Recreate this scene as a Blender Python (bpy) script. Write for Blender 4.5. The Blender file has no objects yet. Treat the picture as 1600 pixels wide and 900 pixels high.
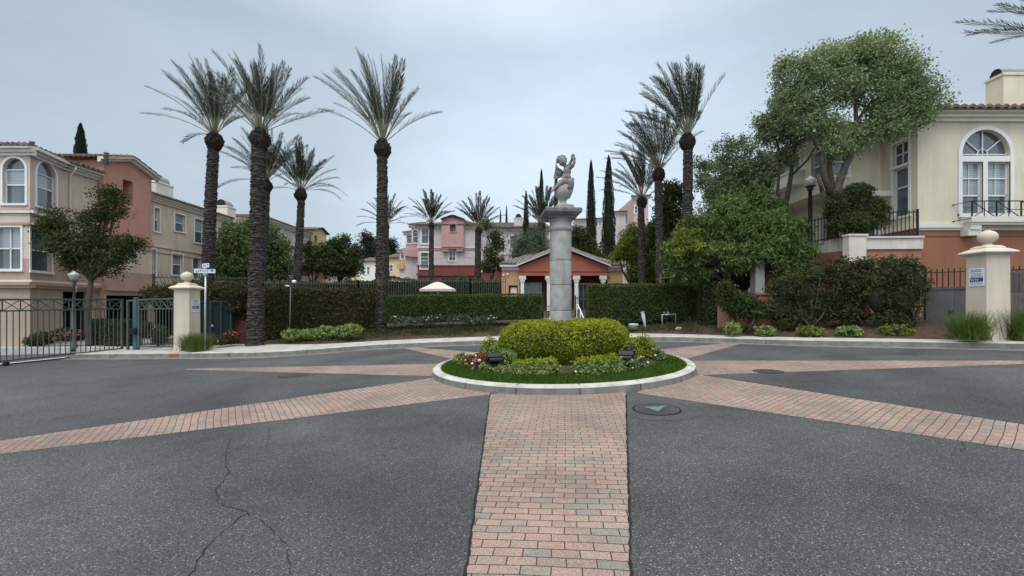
import bpy, math, random
import numpy as np
from mathutils import Vector, Matrix
random.seed(7); RNG = np.random.default_rng(7)
PI = math.pi
# ------------------------------------------------------------------ camera
FX, CX, HY, CH = 665.0, 800.0, 472.0, 1.5      # focal length, centre column, horizon row (1600x900 photo), eye height
SLOPE = 0.032                                   # the whole site rises gently to the right
scene = bpy.context.scene
COL = scene.collection
cam_d = bpy.data.cameras.new('camera'); cam = bpy.data.objects.new('camera', cam_d); COL.objects.link(cam)
cam_d.sensor_width = 36.0; cam_d.lens = 36.0 * FX / 1600.0
cam_d.shift_y = (HY - 450.0) / 1600.0
cam.location = (0, 0, CH); cam.rotation_euler = (math.radians(90), 0, 0)
cam_d.clip_start = 0.05; cam_d.clip_end = 3000
scene.camera = cam
# ------------------------------------------------------------------ light
SUN_EL, SUN_AZ = math.radians(58), math.radians(200)
w = bpy.data.worlds.new('World'); scene.world = w; w.use_nodes = True
nt = w.node_tree; nt.nodes.clear(); N = nt.nodes.new; L = nt.links.new
out = N('ShaderNodeOutputWorld'); bg = N('ShaderNodeBackground'); bg.inputs[1].default_value = 0.1
sky = N('ShaderNodeTexSky'); sky.sky_type = 'NISHITA'; sky.sun_disc = False
sky.sun_elevation = SUN_EL; sky.sun_rotation = SUN_AZ; sky.dust_density = 3.0
tc = N('ShaderNodeTexCoord'); sep = N('ShaderNodeSeparateXYZ'); L(tc.outputs['Generated'], sep.inputs[0])
ramp = N('ShaderNodeValToRGB')                      # overcast sky: brighter towards the zenith (values x 10)
e = ramp.color_ramp.elements
e[0].position = 0.0; e[0].color = (.47, .545, .61, 1)
e[1].position = 1.0; e[1].color = (2.1, 2.12, 2.14, 1)
for p, c in ((.12, (.46, .545, .63)), (.30, (.475, .56, .65)), (.42, (.455, .545, .64)), (.50, (.425, .52, .61)), (.62, (.60, .68, .76)), (.78, (1.45, 1.48, 1.52))):
    q = ramp.color_ramp.elements.new(p); q.color = (*c, 1)
L(sep.outputs[2], ramp.inputs[0])
mp = N('ShaderNodeMapping'); mp.inputs['Scale'].default_value = (1.3, 1.3, 3.2); L(tc.outputs['Generated'], mp.inputs[0])
nz = N('ShaderNodeTexNoise'); nz.inputs['Scale'].default_value = 1.5; nz.inputs['Detail'].default_value = 5; nz.inputs['Roughness'].default_value = .58
L(mp.outputs[0], nz.inputs['Vector'])
mr = N('ShaderNodeMapRange'); mr.inputs[1].default_value = .3; mr.inputs[2].default_value = .7; mr.inputs[3].default_value = 9.0; mr.inputs[4].default_value = 11.0
L(nz.outputs[0], mr.inputs[0])
nrm = N('ShaderNodeVectorMath'); nrm.operation = 'NORMALIZE'; L(tc.outputs['Generated'], nrm.inputs[0])
dt = N('ShaderNodeVectorMath'); dt.operation = 'DOT_PRODUCT'; dt.inputs[1].default_value = Vector((.12, 1, .30)).normalized(); L(nrm.outputs[0], dt.inputs[0])
mr2 = N('ShaderNodeMapRange'); mr2.inputs[1].default_value = -1; mr2.inputs[2].default_value = 1; L(dt.outputs['Value'], mr2.inputs[0])
gl = N('ShaderNodeValToRGB'); ge = gl.color_ramp.elements      # thin cloud ahead, unseen sky behind brightened to light facades facing the camera
ge[0].position = 0; ge[0].color = (.95, .95, .95, 1); ge[1].position = 1; ge[1].color = (.68, .68, .68, 1)
for p_, v_ in ((.35, .80), (.60, .55), (.78, .425), (.94, .505), (.98, .60)):
    q = gl.color_ramp.elements.new(p_); q.color = (v_, v_, v_, 1)
L(mr2.outputs[0], gl.inputs[0]); gm = N('ShaderNodeMath'); gm.operation = 'MULTIPLY'; L(mr.outputs[0], gm.inputs[0]); L(gl.outputs[0], gm.inputs[1])
gm2 = N('ShaderNodeMath'); gm2.operation = 'MULTIPLY'; gm2.inputs[1].default_value = 2.0; L(gm.outputs[0], gm2.inputs[0])
vm = N('ShaderNodeVectorMath'); vm.operation = 'SCALE'; L(ramp.outputs[0], vm.inputs[0]); L(gm2.outputs[0], vm.inputs['Scale'])
mix = N('ShaderNodeMix'); mix.data_type = 'RGBA'; mix.inputs[0].default_value = .93
L(sky.outputs[0], mix.inputs[6]); L(vm.outputs[0], mix.inputs[7]); L(mix.outputs[2], bg.inputs[0]); L(bg.outputs[0], out.inputs[0])
sd = bpy.data.lights.new('sun', 'SUN'); sd.energy = 1.0; sd.angle = math.radians(25); sd.color = (1, .97, .92)
so = bpy.data.objects.new('sun', sd); COL.objects.link(so)
so.rotation_euler = Vector((-math.sin(SUN_AZ)*math.cos(SUN_EL), -math.cos(SUN_AZ)*math.cos(SUN_EL), -math.sin(SUN_EL))).to_track_quat('-Z', 'Y').to_euler()
scene.view_settings.view_transform = 'Standard'; scene.view_settings.look = 'None'
scene.view_settings.exposure = 0.30; scene.view_settings.gamma = 1.0
# ------------------------------------------------------------------ picture <-> place
def P(px, py, Y): return Vector(((px-CX)/FX*Y, Y, CH-(py-HY)/FX*Y))
def G(px, py, dz=0.0):                               # point of the sloping ground (plus dz) seen at a pixel
    Y = FX*(CH-dz)/((py-HY)+SLOPE*(px-CX)); return Vector(((px-CX)/FX*Y, Y, SLOPE*(px-CX)/FX*Y+dz))
def gz(x): return SLOPE*max(-45, min(45, x))
# ------------------------------------------------------------------ mesh builder
class MB:
    def __init__(s): s.V = []; s.n = 0; s.F = []; s.mats = []; s.smooth = []
    def _m(s, m):
        if m is None: return 0
        if m not in s.mats: s.mats.append(m)
        return s.mats.index(m)
    def add(s, verts, faces, m=None, smooth=False):
        verts = np.asarray(verts, dtype=np.float32).reshape(-1, 3); mi = s._m(m)
        s.V.append(verts)
        if isinstance(faces, np.ndarray): s.F.append((faces+s.n, mi, smooth))
        else:
            by = {}
            for f in faces: by.setdefault(len(f), []).append(f)
            for k, l in by.items(): s.F.append((np.array(l, dtype=np.int32)+s.n, mi, smooth))
        s.n += len(verts); return s
    def box(s, x0, x1, y0, y1, z0, z1, m=None):
        v = [(x, y, z) for z in (z0, z1) for y in (y0, y1) for x in (x0, x1)]
        return s.add(v, [(0,2,3,1), (4,5,7,6), (0,1,5,4), (2,6,7,3), (0,4,6,2), (1,3,7,5)], m)
    def obox(s, c, ax, ay, az, m=None):              # centre and three half axes
        c, ax, ay, az = map(Vector, (c, ax, ay, az))
        v = [c+ax*i+ay*j+az*k for k in (-1, 1) for j in (-1, 1) for i in (-1, 1)]
        return s.add([tuple(q) for q in v], [(0,2,3,1), (4,5,7,6), (0,1,5,4), (2,6,7,3), (0,4,6,2), (1,3,7,5)], m)
    def bar(s, a, b, w, m=None, h=None):             # square bar between two points
        a, b = Vector(a), Vector(b); d = (b-a); l = d.length
        if l < 1e-6: return s
        d /= l; up = Vector((0, 0, 1)) if abs(d.z) < .95 else Vector((0, 1, 0))
        x = d.cross(up).normalized(); y = x.cross(d)
        return s.obox((a+b)/2, d*(l/2), x*(w/2), y*((h or w)/2), m)
    def tube(s, pts, rad, n=8, m=None, cap=True, smooth=True):
        pts = [Vector(p) for p in pts]
        if not hasattr(rad, '__len__'): rad = [rad]*len(pts)
        V = []; x = None
        for i, p in enumerate(pts):
            d = (pts[min(i+1, len(pts)-1)]-pts[max(i-1, 0)]).normalized()
            if x is None: x = d.cross(Vector((0, 0, 1)) if abs(d.z) < .9 else Vector((1, 0, 0))).normalized()
            else: x = (x-d*x.dot(d)).normalized()
            y = d.cross(x)
            for k in range(n): a = 2*PI*k/n; V.append(tuple(p+x*(math.cos(a)*rad[i])+y*(math.sin(a)*rad[i])))
        F = [(i*n+k, i*n+(k+1) % n, (i+1)*n+(k+1) % n, (i+1)*n+k) for i in range(len(pts)-1) for k in range(n)]
        if cap: F += [tuple(range(n))[::-1], tuple((len(pts)-1)*n+k for k in range(n))]
        return s.add(V, F, m, smooth)
    def lathe(s, prof, c=(0, 0, 0), n=24, m=None, smooth=True, sq=False, rot=0.0, cap=True):   # sq: square plan
        V = []
        if sq: n = 4
        for r, z in prof:
            for k in range(n):
                a = 2*PI*k/n+rot+(PI/4 if sq else 0); rr = r*(math.sqrt(2) if sq else 1)
                V.append((c[0]+math.cos(a)*rr, c[1]+math.sin(a)*rr, c[2]+z))
        F = [(i*n+k, i*n+(k+1) % n, (i+1)*n+(k+1) % n, (i+1)*n+k) for i in range(len(prof)-1) for k in range(n)]
        if cap: F += [tuple(range(n))[::-1], tuple((len(prof)-1)*n+k for k in range(n))]
        return s.add(V, F, m, smooth and not sq)
    def prism(s, poly, z0, z1, m=None):
        n = len(poly); V = [(p[0], p[1], z0) for p in poly]+[(p[0], p[1], z1) for p in poly]
        return s.add(V, [tuple(range(n))[::-1], tuple(range(n, 2*n))]+[(i, (i+1) % n, n+(i+1) % n, n+i) for i in range(n)], m)
    def ell(s, c, r, m=None, nu=14, nv=9, rot=None):
        V = []; R = rot or Matrix.Identity(3)
        for i in range(nv+1):
            t = PI*i/nv
            for k in range(nu):
                a = 2*PI*k/nu; V.append(tuple(Vector(c)+R @ Vector((r[0]*math.sin(t)*math.cos(a), r[1]*math.sin(t)*math.sin(a), r[2]*math.cos(t)))))
        return s.add(V, [(i*nu+k, (i+1)*nu+k, (i+1)*nu+(k+1) % nu, i*nu+(k+1) % nu) for i in range(nv) for k in range(nu)], m, True)
    def mesh(s, name, off=(0, 0, 0)):
        me = bpy.data.meshes.new(name)
        V = np.concatenate(s.V)-np.array(off, dtype=np.float32)
        me.vertices.add(len(V)); me.vertices.foreach_set('co', V.ravel())
        loops = np.concatenate([f.ravel() for f, _, _ in s.F]).astype(np.int32)
        tot = np.concatenate([np.full(len(f), f.shape[1], dtype=np.int32) for f, _, _ in s.F])
        mi = np.concatenate([np.full(len(f), i, dtype=np.int32) for f, i, _ in s.F])
        sm = np.concatenate([np.full(len(f), b, dtype=bool) for f, _, b in s.F])
        st = np.concatenate([[0], np.cumsum(tot)[:-1]]).astype(np.int32)
        me.loops.add(len(loops)); me.loops.foreach_set('vertex_index', loops)
        me.polygons.add(len(tot)); me.polygons.foreach_set('loop_start', st); me.polygons.foreach_set('loop_total', tot)
        me.polygons.foreach_set('material_index', mi); me.polygons.foreach_set('use_smooth', sm)
        me.update(calc_edges=True); me.validate()
        for m in s.mats: me.materials.append(m)
        return me
OFF = {}
def tag(o, label=None, cat=None, group=None, kind=None):
    if label: o['label'] = label
    if cat: o['category'] = cat
    if group: o['group'] = group
    if kind: o['kind'] = kind
    return o
def thing(name, loc, label, cat, group=None):
    o = bpy.data.objects.new(name, None); COL.objects.link(o); o.location = loc; o.empty_display_size = .3
    OFF[o.name] = tuple(loc); return tag(o, label, cat, group)
def part(name, mb, parent, m=None, label=None, kind=None):       # mb in world coordinates
    off = OFF[parent.name]
    if m is not None and not mb.mats: mb.mats.append(m)
    o = bpy.data.objects.new(name, mb.mesh(name, off)); COL.objects.link(o); o.parent = parent; OFF[o.name] = off
    return tag(o, label, None, None, kind)
def solo(name, mb, loc, m=None, label=None, cat=None, group=None, kind=None):
    if m is not None and not mb.mats: mb.mats.append(m)
    o = bpy.data.objects.new(name, mb.mesh(name, loc)); COL.objects.link(o); o.location = loc; OFF[o.name] = tuple(loc)
    return tag(o, label, cat, group, kind)
def copy_tree(o, parent=None):
    c = o.copy(); COL.objects.link(c); c.parent = parent
    for ch in list(o.children): copy_tree(ch, c)
    return c
# ------------------------------------------------------------------ materials
def lin(c): return tuple(((v/255)/12.92 if v/255 <= .04045 else ((v/255+.055)/1.055)**2.4) for v in c)
def mat(name, col, rough=.8, var=.0, scale=3.0, bump=.0, bscale=40.0, col2=None, spec=.3, metal=0.0, island=False, trans=0.0, detail=4, stain=None):
    m = bpy.data.materials.new(name); m.use_nodes = True; t = m.node_tree; b = t.nodes['Principled BSDF']
    Nn = t.nodes.new; Lk = t.links.new
    b.inputs['Roughness'].default_value = rough; b.inputs['Metallic'].default_value = metal
    b.inputs['Specular IOR Level'].default_value = spec
    c1 = Vector(col); c2 = Vector(col2) if col2 else c1*(1-var); ca = c1 if col2 else c1*(1+var)
    tcn = Nn('ShaderNodeTexCoord')
    if var or col2:
        n = Nn('ShaderNodeTexNoise'); n.inputs['Scale'].default_value = scale; n.inputs['Detail'].default_value = detail
        Lk(tcn.outputs['Object'], n.inputs['Vector'])
        r = Nn('ShaderNodeMapRange'); r.inputs[1].default_value = .32; r.inputs[2].default_value = .68; Lk(n.outputs[0], r.inputs[0])
        fac = r.outputs[0]
        if island:
            g = Nn('ShaderNodeNewGeometry'); ma = Nn('ShaderNodeMath'); ma.operation = 'MULTIPLY_ADD'; ma.inputs[1].default_value = .38
            Lk(g.outputs['Random Per Island'], ma.inputs[0]); mm = Nn('ShaderNodeMath'); mm.operation = 'MULTIPLY'; mm.inputs[1].default_value = .62
            Lk(fac, mm.inputs[0]); Lk(mm.outputs[0], ma.inputs[2]); fac = ma.outputs[0]
        mx = Nn('ShaderNodeMix'); mx.data_type = 'RGBA'; mx.inputs[6].default_value = (*ca, 1); mx.inputs[7].default_value = (*c2, 1)
        Lk(fac, mx.inputs[0]); colout = mx.outputs[2]
        if stain:                                        # weather streaks running down
            ms = Nn('ShaderNodeMapping'); ms.inputs['Scale'].default_value = (2.2, 2.2, .28); Lk(tcn.outputs['Object'], ms.inputs[0])
            n3 = Nn('ShaderNodeTexNoise'); n3.inputs['Scale'].default_value = 1.6; n3.inputs['Detail'].default_value = 7; n3.inputs['Roughness'].default_value = .65; Lk(ms.outputs[0], n3.inputs['Vector'])
            r3 = Nn('ShaderNodeMapRange'); r3.inputs[1].default_value = .48; r3.inputs[2].default_value = .75; r3.inputs[3].default_value = 0; r3.inputs[4].default_value = .75
            Lk(n3.outputs[0], r3.inputs[0]); m3 = Nn('ShaderNodeMix'); m3.data_type = 'RGBA'; m3.inputs[7].default_value = (*stain, 1)
            Lk(r3.outputs[0], m3.inputs[0]); Lk(colout, m3.inputs[6]); colout = m3.outputs[2]
        Lk(colout, b.inputs['Base Color'])
    else: b.inputs['Base Color'].default_value = (*c1, 1)
    if bump:
        n2 = Nn('ShaderNodeTexNoise'); n2.inputs['Scale'].default_value = bscale; n2.inputs['Detail'].default_value = 3; Lk(tcn.outputs['Object'], n2.inputs['Vector'])
        bp = Nn('ShaderNodeBump'); bp.inputs['Strength'].default_value = bump; bp.inputs['Distance'].default_value = .02
        Lk(n2.outputs[0], bp.inputs['Height']); Lk(bp.outputs[0], b.inputs['Normal'])
    if trans:
        tr = Nn('ShaderNodeBsdfTranslucent'); ms_ = Nn('ShaderNodeMixShader'); ms_.inputs[0].default_value = trans
        if var or col2: Lk(colout, tr.inputs[0])
        else: tr.inputs[0].default_value = (*c1, 1)
        o = t.nodes['Material Output']; Lk(b.outputs[0], ms_.inputs[1]); Lk(tr.outputs[0], ms_.inputs[2]); Lk(ms_.outputs[0], o.inputs[0])
    return m
def stucco(name, c, stain=None): return mat(name, c, .9, .07, 1.2, .35, 60, spec=.15, stain=stain or tuple(v*.86 for v in c))
def leafmat(name, a, b, sc=1.2, tr=.18, rough=.62): return mat(name, a, rough, .01, sc, 0, col2=b, island=True, trans=tr, spec=.14)
M = {}
M['beige'] = stucco('beige stucco', (.58, .475, .375), (.38, .31, .25)); M['beige2'] = stucco('pinkish stucco', (.60, .47, .395))
M['rose'] = stucco('rose stucco', (.41, .28, .225)); M['salmon'] = stucco('salmon stucco', (.50, .265, .20), (.41, .215, .165))
M['tan'] = stucco('tan stucco', (.40, .31, .24)); M['trim'] = mat('painted trim', (.66, .60, .55), .6, .04, 2)
M['cream'] = stucco('cream stucco', (.65, .59, .45), (.54, .49, .37)); M['cream_trim'] = mat('cream trim', (.70, .67, .58), .6, .04, 2)
M['terra'] = stucco('terracotta stucco', (.30, .135, .082), (.23, .10, .065)); M['pink'] = stucco('pink stucco', (.50, .30, .29))
M['palepink'] = stucco('pale pink stucco', (.56, .49, .48)); M['red'] = stucco('brick red stucco', (.22, .07, .065))
M['poolred'] = stucco('rust red stucco', (.34, .115, .082)); M['maroon'] = stucco('maroon stucco', (.17, .05, .045))
M['yellow'] = stucco('yellow stucco', (.62, .50, .28)); M['orange'] = stucco('apricot stucco', (.48, .29, .17))
M['white'] = mat('white paint', (.72, .72, .70), .5, .04, 3); M['pillar'] = stucco('ivory stucco', (.56, .49, .395), (.43, .37, .30))
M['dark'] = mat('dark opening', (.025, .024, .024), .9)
M['glass'] = mat('window glass', (.045, .055, .065), .06, .5, .6, col2=(.13, .15, .17), spec=.8)
M['glass_green'] = mat('curtained glass', (.16, .22, .21), .1, .4, .8, col2=(.10, .14, .14), spec=.7)
M['metal_dark'] = mat('dark iron', (.022, .024, .026), .5, .2, 8, metal=.3)
M['fence_green'] = mat('green grey painted steel', (.078, .094, .087), .5, .15, 6, metal=.2)
M['fence_teal'] = mat('teal painted steel', (.055, .11, .115), .45, .15, 6, metal=.2)
M['galv'] = mat('galvanised steel', (.38, .40, .41), .4, .12, 12, metal=.6)
M['board'] = mat('grey painted boards', (.085, .09, .092), .7, .15, 4)
M['concrete'] = mat('concrete', (.40, .39, .36), .9, .15, 2.2, .3, 60, stain=(.25, .24, .22))
M['kerb_side'] = mat('kerb face grime and shade', (.165, .16, .145), .9, .25, 4, .4, 50, stain=(.10, .10, .09))  # grime plus the upright face's weaker light, both put into the dark colour
M['kerb'] = mat('kerb concrete', (.42, .41, .38), .9, .16, 3, .3, 60, stain=(.19, .185, .17))
M['soil'] = mat('bark mulch', (.040, .026, .018), .95, .4, 9, 1.0, 35, col2=(.085, .055, .038))
M['ground'] = mat('ground soil', (.11, .10, .08), .95, .3, .6, .3, 10)
M['trunk'] = mat('palm trunk fibre', (.085, .070, .060), .95, .5, 14, .8, 50, col2=(.022, .018, .017))
M['boss'] = mat('palm boss fibre', (.035, .025, .02), .95, .5, 9, .8, 40, col2=(.012, .010, .010))
M['bark'] = mat('brown bark', (.10, .08, .062), .95, .4, 12, .7, 40, col2=(.045, .035, .028))
M['palm'] = leafmat('palm leaflet', (.034, .044, .030), (.085, .100, .068), .9, .08)
M['rachis'] = mat('palm rib', (.24, .22, .13), .6, .3, 2)
M['dry'] = mat('dry palm leaf', (.20, .15, .09), .8, .3, 4)
M['leaf_dark'] = leafmat('dark green leaf', (.024, .036, .011), (.070, .090, .028))
M['leaf_red'] = leafmat('reddish dark leaf', (.026, .036, .011), (.085, .066, .026))
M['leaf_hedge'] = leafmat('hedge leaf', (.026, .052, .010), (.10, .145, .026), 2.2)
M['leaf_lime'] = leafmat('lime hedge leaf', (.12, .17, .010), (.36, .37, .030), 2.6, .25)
M['leaf_mid'] = leafmat('mid green leaf', (.040, .072, .018), (.15, .20, .06))
M['leaf_pale'] = leafmat('pale green leaf', (.11, .165, .065), (.30, .36, .17), .8, .25)
M['leaf_yellow'] = leafmat('yellow green leaf', (.065, .095, .014), (.21, .24, .04))
M['leaf_grey'] = leafmat('grey green leaf', (.05, .068, .040), (.16, .19, .115))
M['leaf_airy'] = leafmat('airy tree leaf', (.075, .110, .050), (.25, .30, .15))
M['offwhite'] = mat('cream wall cap', (.60, .55, .47), .7, .1, 2, stain=(.42, .38, .32))
M['leaf_var'] = leafmat('variegated leaf', (.050, .095, .016), (.33, .39, .13), 5)
M['leaf_rose'] = leafmat('rose leaf', (.025, .040, .018), (.095, .125, .075), 3)
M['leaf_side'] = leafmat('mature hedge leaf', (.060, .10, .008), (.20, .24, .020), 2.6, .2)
M['leaf_cyp'] = leafmat('cypress leaf', (.010, .019, .012), (.030, .046, .026))
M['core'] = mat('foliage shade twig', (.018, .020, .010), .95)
M['grass'] = leafmat('lawn grass', (.022, .056, .004), (.070, .125, .012), 4, .1, .8)
M['turf'] = mat('lawn turf', (.022, .050, .010), .95, .3, 12, .6, 80)
M['tuft'] = leafmat('tall grass blade', (.045, .075, .014), (.14, .19, .04))
M['petal_w'] = mat('white petal', (.78, .76, .70), .6); M['petal_p'] = mat('pink petal', (.45, .14, .20), .6); M['petal_y'] = mat('cream yellow petal', (.72, .55, .25), .6)
M['petal_r'] = mat('dark red leaf', (.16, .02, .015), .6)
M['stone'] = mat('weathered stone', (.33, .325, .31), .9, .18, 5, .5, 40, stain=(.085, .085, .08))
M['stone_dark'] = mat('dark weathered stone', (.145, .14, .14), .9, .3, 7, .6, 30, stain=(.06, .06, .065))
M['statue'] = mat('carved stone', (.23, .215, .195), .95, .35, 14, .8, 45, stain=(.075, .07, .068))
M['urn'] = mat('pale carved stone', (.34, .33, .285), .9, .15, 6, .4, 45, stain=(.24, .23, .20))
M['globe'] = mat('frosted lamp glass', (.42, .40, .35), .25, .05, 3, spec=.6)
M['canvas'] = mat('cream canvas', (.72, .66, .56), .8, .05, 3, trans=.15)
M['tile'] = mat('clay roof tile', (.10, .07, .06), .85, .5, 8, .4, 30, col2=(.34, .22, .16), stain=(.09, .075, .07))
M['tile_dark'] = mat('weathered roof tile', (.065, .055, .05), .85, .5, 8, .4, 30, col2=(.31, .25, .21))
M['black'] = mat('black plastic', (.012, .012, .013), .4)
M['navy'] = mat('navy print', (.02, .035, .12), .6); M['ink'] = mat('purple ink', (.13, .13, .30), .6); M['inkg'] = mat('grey ink', (.12, .14, .2), .6)
M['signw'] = mat('white sign plate', (.68, .70, .76), .45)
M['pipe_w'] = mat('pale green pipe', (.36, .42, .38), .5, .1, 8); M['rust'] = mat('rust stained kerb', (.22, .09, .05), .9, .3, 10)

def asphalt():
    m = bpy.data.materials.new('aged asphalt'); m.use_nodes = True; t = m.node_tree; b = t.nodes['Principled BSDF']; Nn = t.nodes.new; Lk = t.links.new
    b.inputs['Roughness'].default_value = .85; b.inputs['Specular IOR Level'].default_value = .25
    tcn = Nn('ShaderNodeTexCoord')
    def noise(s, d=4, r=.5):
        n = Nn('ShaderNodeTexNoise'); n.inputs['Scale'].default_value = s; n.inputs['Detail'].default_value = d; n.inputs['Roughness'].default_value = r; Lk(tcn.outputs['Object'], n.inputs['Vector']); return n.outputs[0]
    def rng(s, a, b_, c, d):
        r = Nn('ShaderNodeMapRange'); r.inputs[1].default_value = a; r.inputs[2].default_value = b_; r.inputs[3].default_value = c; r.inputs[4].default_value = d; Lk(s, r.inputs[0]); return r.outputs[0]
    def mul(a, b_):
        x = Nn('ShaderNodeMath'); x.operation = 'MULTIPLY'; Lk(a, x.inputs[0]); Lk(b_, x.inputs[1]); return x.outputs[0]
    big = rng(noise(.22, 5, .55), .3, .7, .70, 1.30); med = mul(rng(noise(1.6, 6, .6), .3, .7, .84, 1.16), rng(noise(.75, 8, .7), .60, .74, 1.0, .72))
    v = Nn('ShaderNodeTexVoronoi'); v.inputs['Scale'].default_value = 145; Lk(tcn.outputs['Object'], v.inputs['Vector'])
    sp = Nn('ShaderNodeSeparateColor'); Lk(v.outputs['Color'], sp.inputs[0])
    grain = rng(sp.outputs[0], 0, 1, .45, 1.45); speck = rng(sp.outputs[1], .90, 1.0, 1.0, 3.6)
    ds = Nn('ShaderNodeVectorMath'); ds.operation = 'DISTANCE'; ds.inputs[1].default_value = (1.07, 9.54, 0); Lk(tcn.outputs['Object'], ds.inputs[0])   # tyre wear circling the island
    def band(r0, wd):
        s_ = Nn('ShaderNodeMath'); s_.operation = 'SUBTRACT'; s_.inputs[1].default_value = r0; Lk(ds.outputs['Value'], s_.inputs[0]); a_ = Nn('ShaderNodeMath'); a_.operation = 'ABSOLUTE'; Lk(s_.outputs[0], a_.inputs[0]); return rng(a_.outputs[0], .1, wd, .80, 1.0)
    med = mul(med, mul(band(4.6, .75), band(6.5, .8)))
    oil = rng(noise(.55, 3, .4), .66, .74, 1.0, .62); med = mul(med, oil)
    tot = mul(mul(big, med), mul(grain, speck))
    c = Nn('ShaderNodeVectorMath'); c.operation = 'SCALE'; c.inputs[0].default_value = (.066, .0675, .0685); Lk(tot, c.inputs['Scale'])
    Lk(c.outputs[0], b.inputs['Base Color'])
    bp = Nn('ShaderNodeBump'); bp.inputs['Strength'].default_value = .6; bp.inputs['Distance'].default_value = .006; Lk(v.outputs['Distance'], bp.inputs['Height']); Lk(bp.outputs[0], b.inputs['Normal'])
    return m
M['asphalt'] = asphalt()
def brickmat():
    m = bpy.data.materials.new('brick pavers'); m.use_nodes = True; t = m.node_tree; b = t.nodes['Principled BSDF']; Nn = t.nodes.new; Lk = t.links.new
    b.inputs['Roughness'].default_value = .85; b.inputs['Specular IOR Level'].default_value = .2
    tcn = Nn('ShaderNodeTexCoord')
    nw = Nn('ShaderNodeTexNoise'); nw.inputs['Scale'].default_value = 1.3; nw.inputs['Detail'].default_value = 2; Lk(tcn.outputs['Object'], nw.inputs['Vector'])
    va = Nn('ShaderNodeVectorMath'); va.operation = 'MULTIPLY_ADD'; va.inputs[1].default_value = (.05, .05, 0); Lk(nw.outputs['Color'], va.inputs[0]); Lk(tcn.outputs['Object'], va.inputs[2])
    bt = Nn('ShaderNodeTexBrick'); Lk(va.outputs[0], bt.inputs['Vector'])
    bt.inputs['Scale'].default_value = 1; bt.inputs['Brick Width'].default_value = .172; bt.inputs['Row Height'].default_value = .085; bt.inputs['Mortar Size'].default_value = .0035
    bt.inputs['Mortar Smooth'].default_value = .1; bt.inputs['Bias'].default_value = 0
    bt.inputs['Color1'].default_value = (0, 0, 0, 1); bt.inputs['Color2'].default_value = (1, 1, 1, 1); bt.inputs['Mortar'].default_value = (0, 0, 0, 1)
    cr = Nn('ShaderNodeValToRGB'); cr.color_ramp.interpolation = 'LINEAR'; e = cr.color_ramp.elements
    e[0].position = 0; e[0].color = (.205, .190, .165, 1); e[1].position = 1; e[1].color = (.275, .184, .155, 1)
    for p, c in ((.10, (.205, .184, .157)), (.2, (.270, .208, .170)), (.4, (.238, .174, .143)), (.5, (.306, .224, .182)), (.65, (.250, .177, .148)), (.8, (.288, .207, .170))):
        q = cr.color_ramp.elements.new(p); q.color = (*c, 1)
    Lk(bt.outputs['Color'], cr.inputs[0])
    n2 = Nn('ShaderNodeTexNoise'); n2.inputs['Scale'].default_value = .7; n2.inputs['Detail'].default_value = 5; Lk(tcn.outputs['Object'], n2.inputs['Vector'])
    n3 = Nn('ShaderNodeTexNoise'); n3.inputs['Scale'].default_value = 90; n3.inputs['Detail'].default_value = 2; Lk(tcn.outputs['Object'], n3.inputs['Vector'])
    r2 = Nn('ShaderNodeMapRange'); r2.inputs[1].default_value = .3; r2.inputs[2].default_value = .7; r2.inputs[3].default_value = .74; r2.inputs[4].default_value = 1.22; Lk(n2.outputs[0], r2.inputs[0])
    r3 = Nn('ShaderNodeMapRange'); r3.inputs[1].default_value = .3; r3.inputs[2].default_value = .7; r3.inputs[3].default_value = .66; r3.inputs[4].default_value = 1.32; Lk(n3.outputs[0], r3.inputs[0])
    mu = Nn('ShaderNodeMath'); mu.operation = 'MULTIPLY'; Lk(r2.outputs[0], mu.inputs[0]); Lk(r3.outputs[0], mu.inputs[1])
    sc = Nn('ShaderNodeVectorMath'); sc.operation = 'SCALE'; Lk(cr.outputs[0], sc.inputs[0]); Lk(mu.outputs[0], sc.inputs['Scale'])
    mx = Nn('ShaderNodeMix'); mx.data_type = 'RGBA'; mx.inputs[7].default_value = (.045, .04, .036, 1); Lk(bt.outputs['Fac'], mx.inputs[0]); Lk(sc.outputs[0], mx.inputs[6])
    Lk(mx.outputs[2], b.inputs['Base Color'])
    iv = Nn('ShaderNodeMath'); iv.operation = 'SUBTRACT'; iv.inputs[0].default_value = 1; Lk(bt.outputs['Fac'], iv.inputs[1])
    bp = Nn('ShaderNodeBump'); bp.inputs['Strength'].default_value = .8; bp.inputs['Distance'].default_value = .008; Lk(iv.outputs[0], bp.inputs['Height']); Lk(bp.outputs[0], b.inputs['Normal'])
    return m
M['brick'] = brickmat()
def blindmat():
    m = bpy.data.materials.new('glass with white blinds'); m.use_nodes = True; t = m.node_tree; b = t.nodes['Principled BSDF']; Nn = t.nodes.new; Lk = t.links.new
    b.inputs['Roughness'].default_value = .12; b.inputs['Specular IOR Level'].default_value = .7
    tcn = Nn('ShaderNodeTexCoord'); wv = Nn('ShaderNodeTexWave'); wv.bands_direction = 'Z'; wv.inputs['Scale'].default_value = 5; wv.inputs['Distortion'].default_value = .3
    Lk(tcn.outputs['Object'], wv.inputs['Vector']); n = Nn('ShaderNodeTexNoise'); n.inputs['Scale'].default_value = .9; Lk(tcn.outputs['Object'], n.inputs['Vector'])
    ad = Nn('ShaderNodeMath'); ad.operation = 'MULTIPLY'; Lk(wv.outputs[1], ad.inputs[0]); Lk(n.outputs[0], ad.inputs[1])
    mx = Nn('ShaderNodeMix'); mx.data_type = 'RGBA'; mx.inputs[6].default_value = (.20, .23, .26, 1); mx.inputs[7].default_value = (.48, .52, .56, 1); Lk(ad.outputs[0], mx.inputs[0]); Lk(mx.outputs[2], b.inputs['Base Color']); return m
M['blind'] = blindmat()
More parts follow.
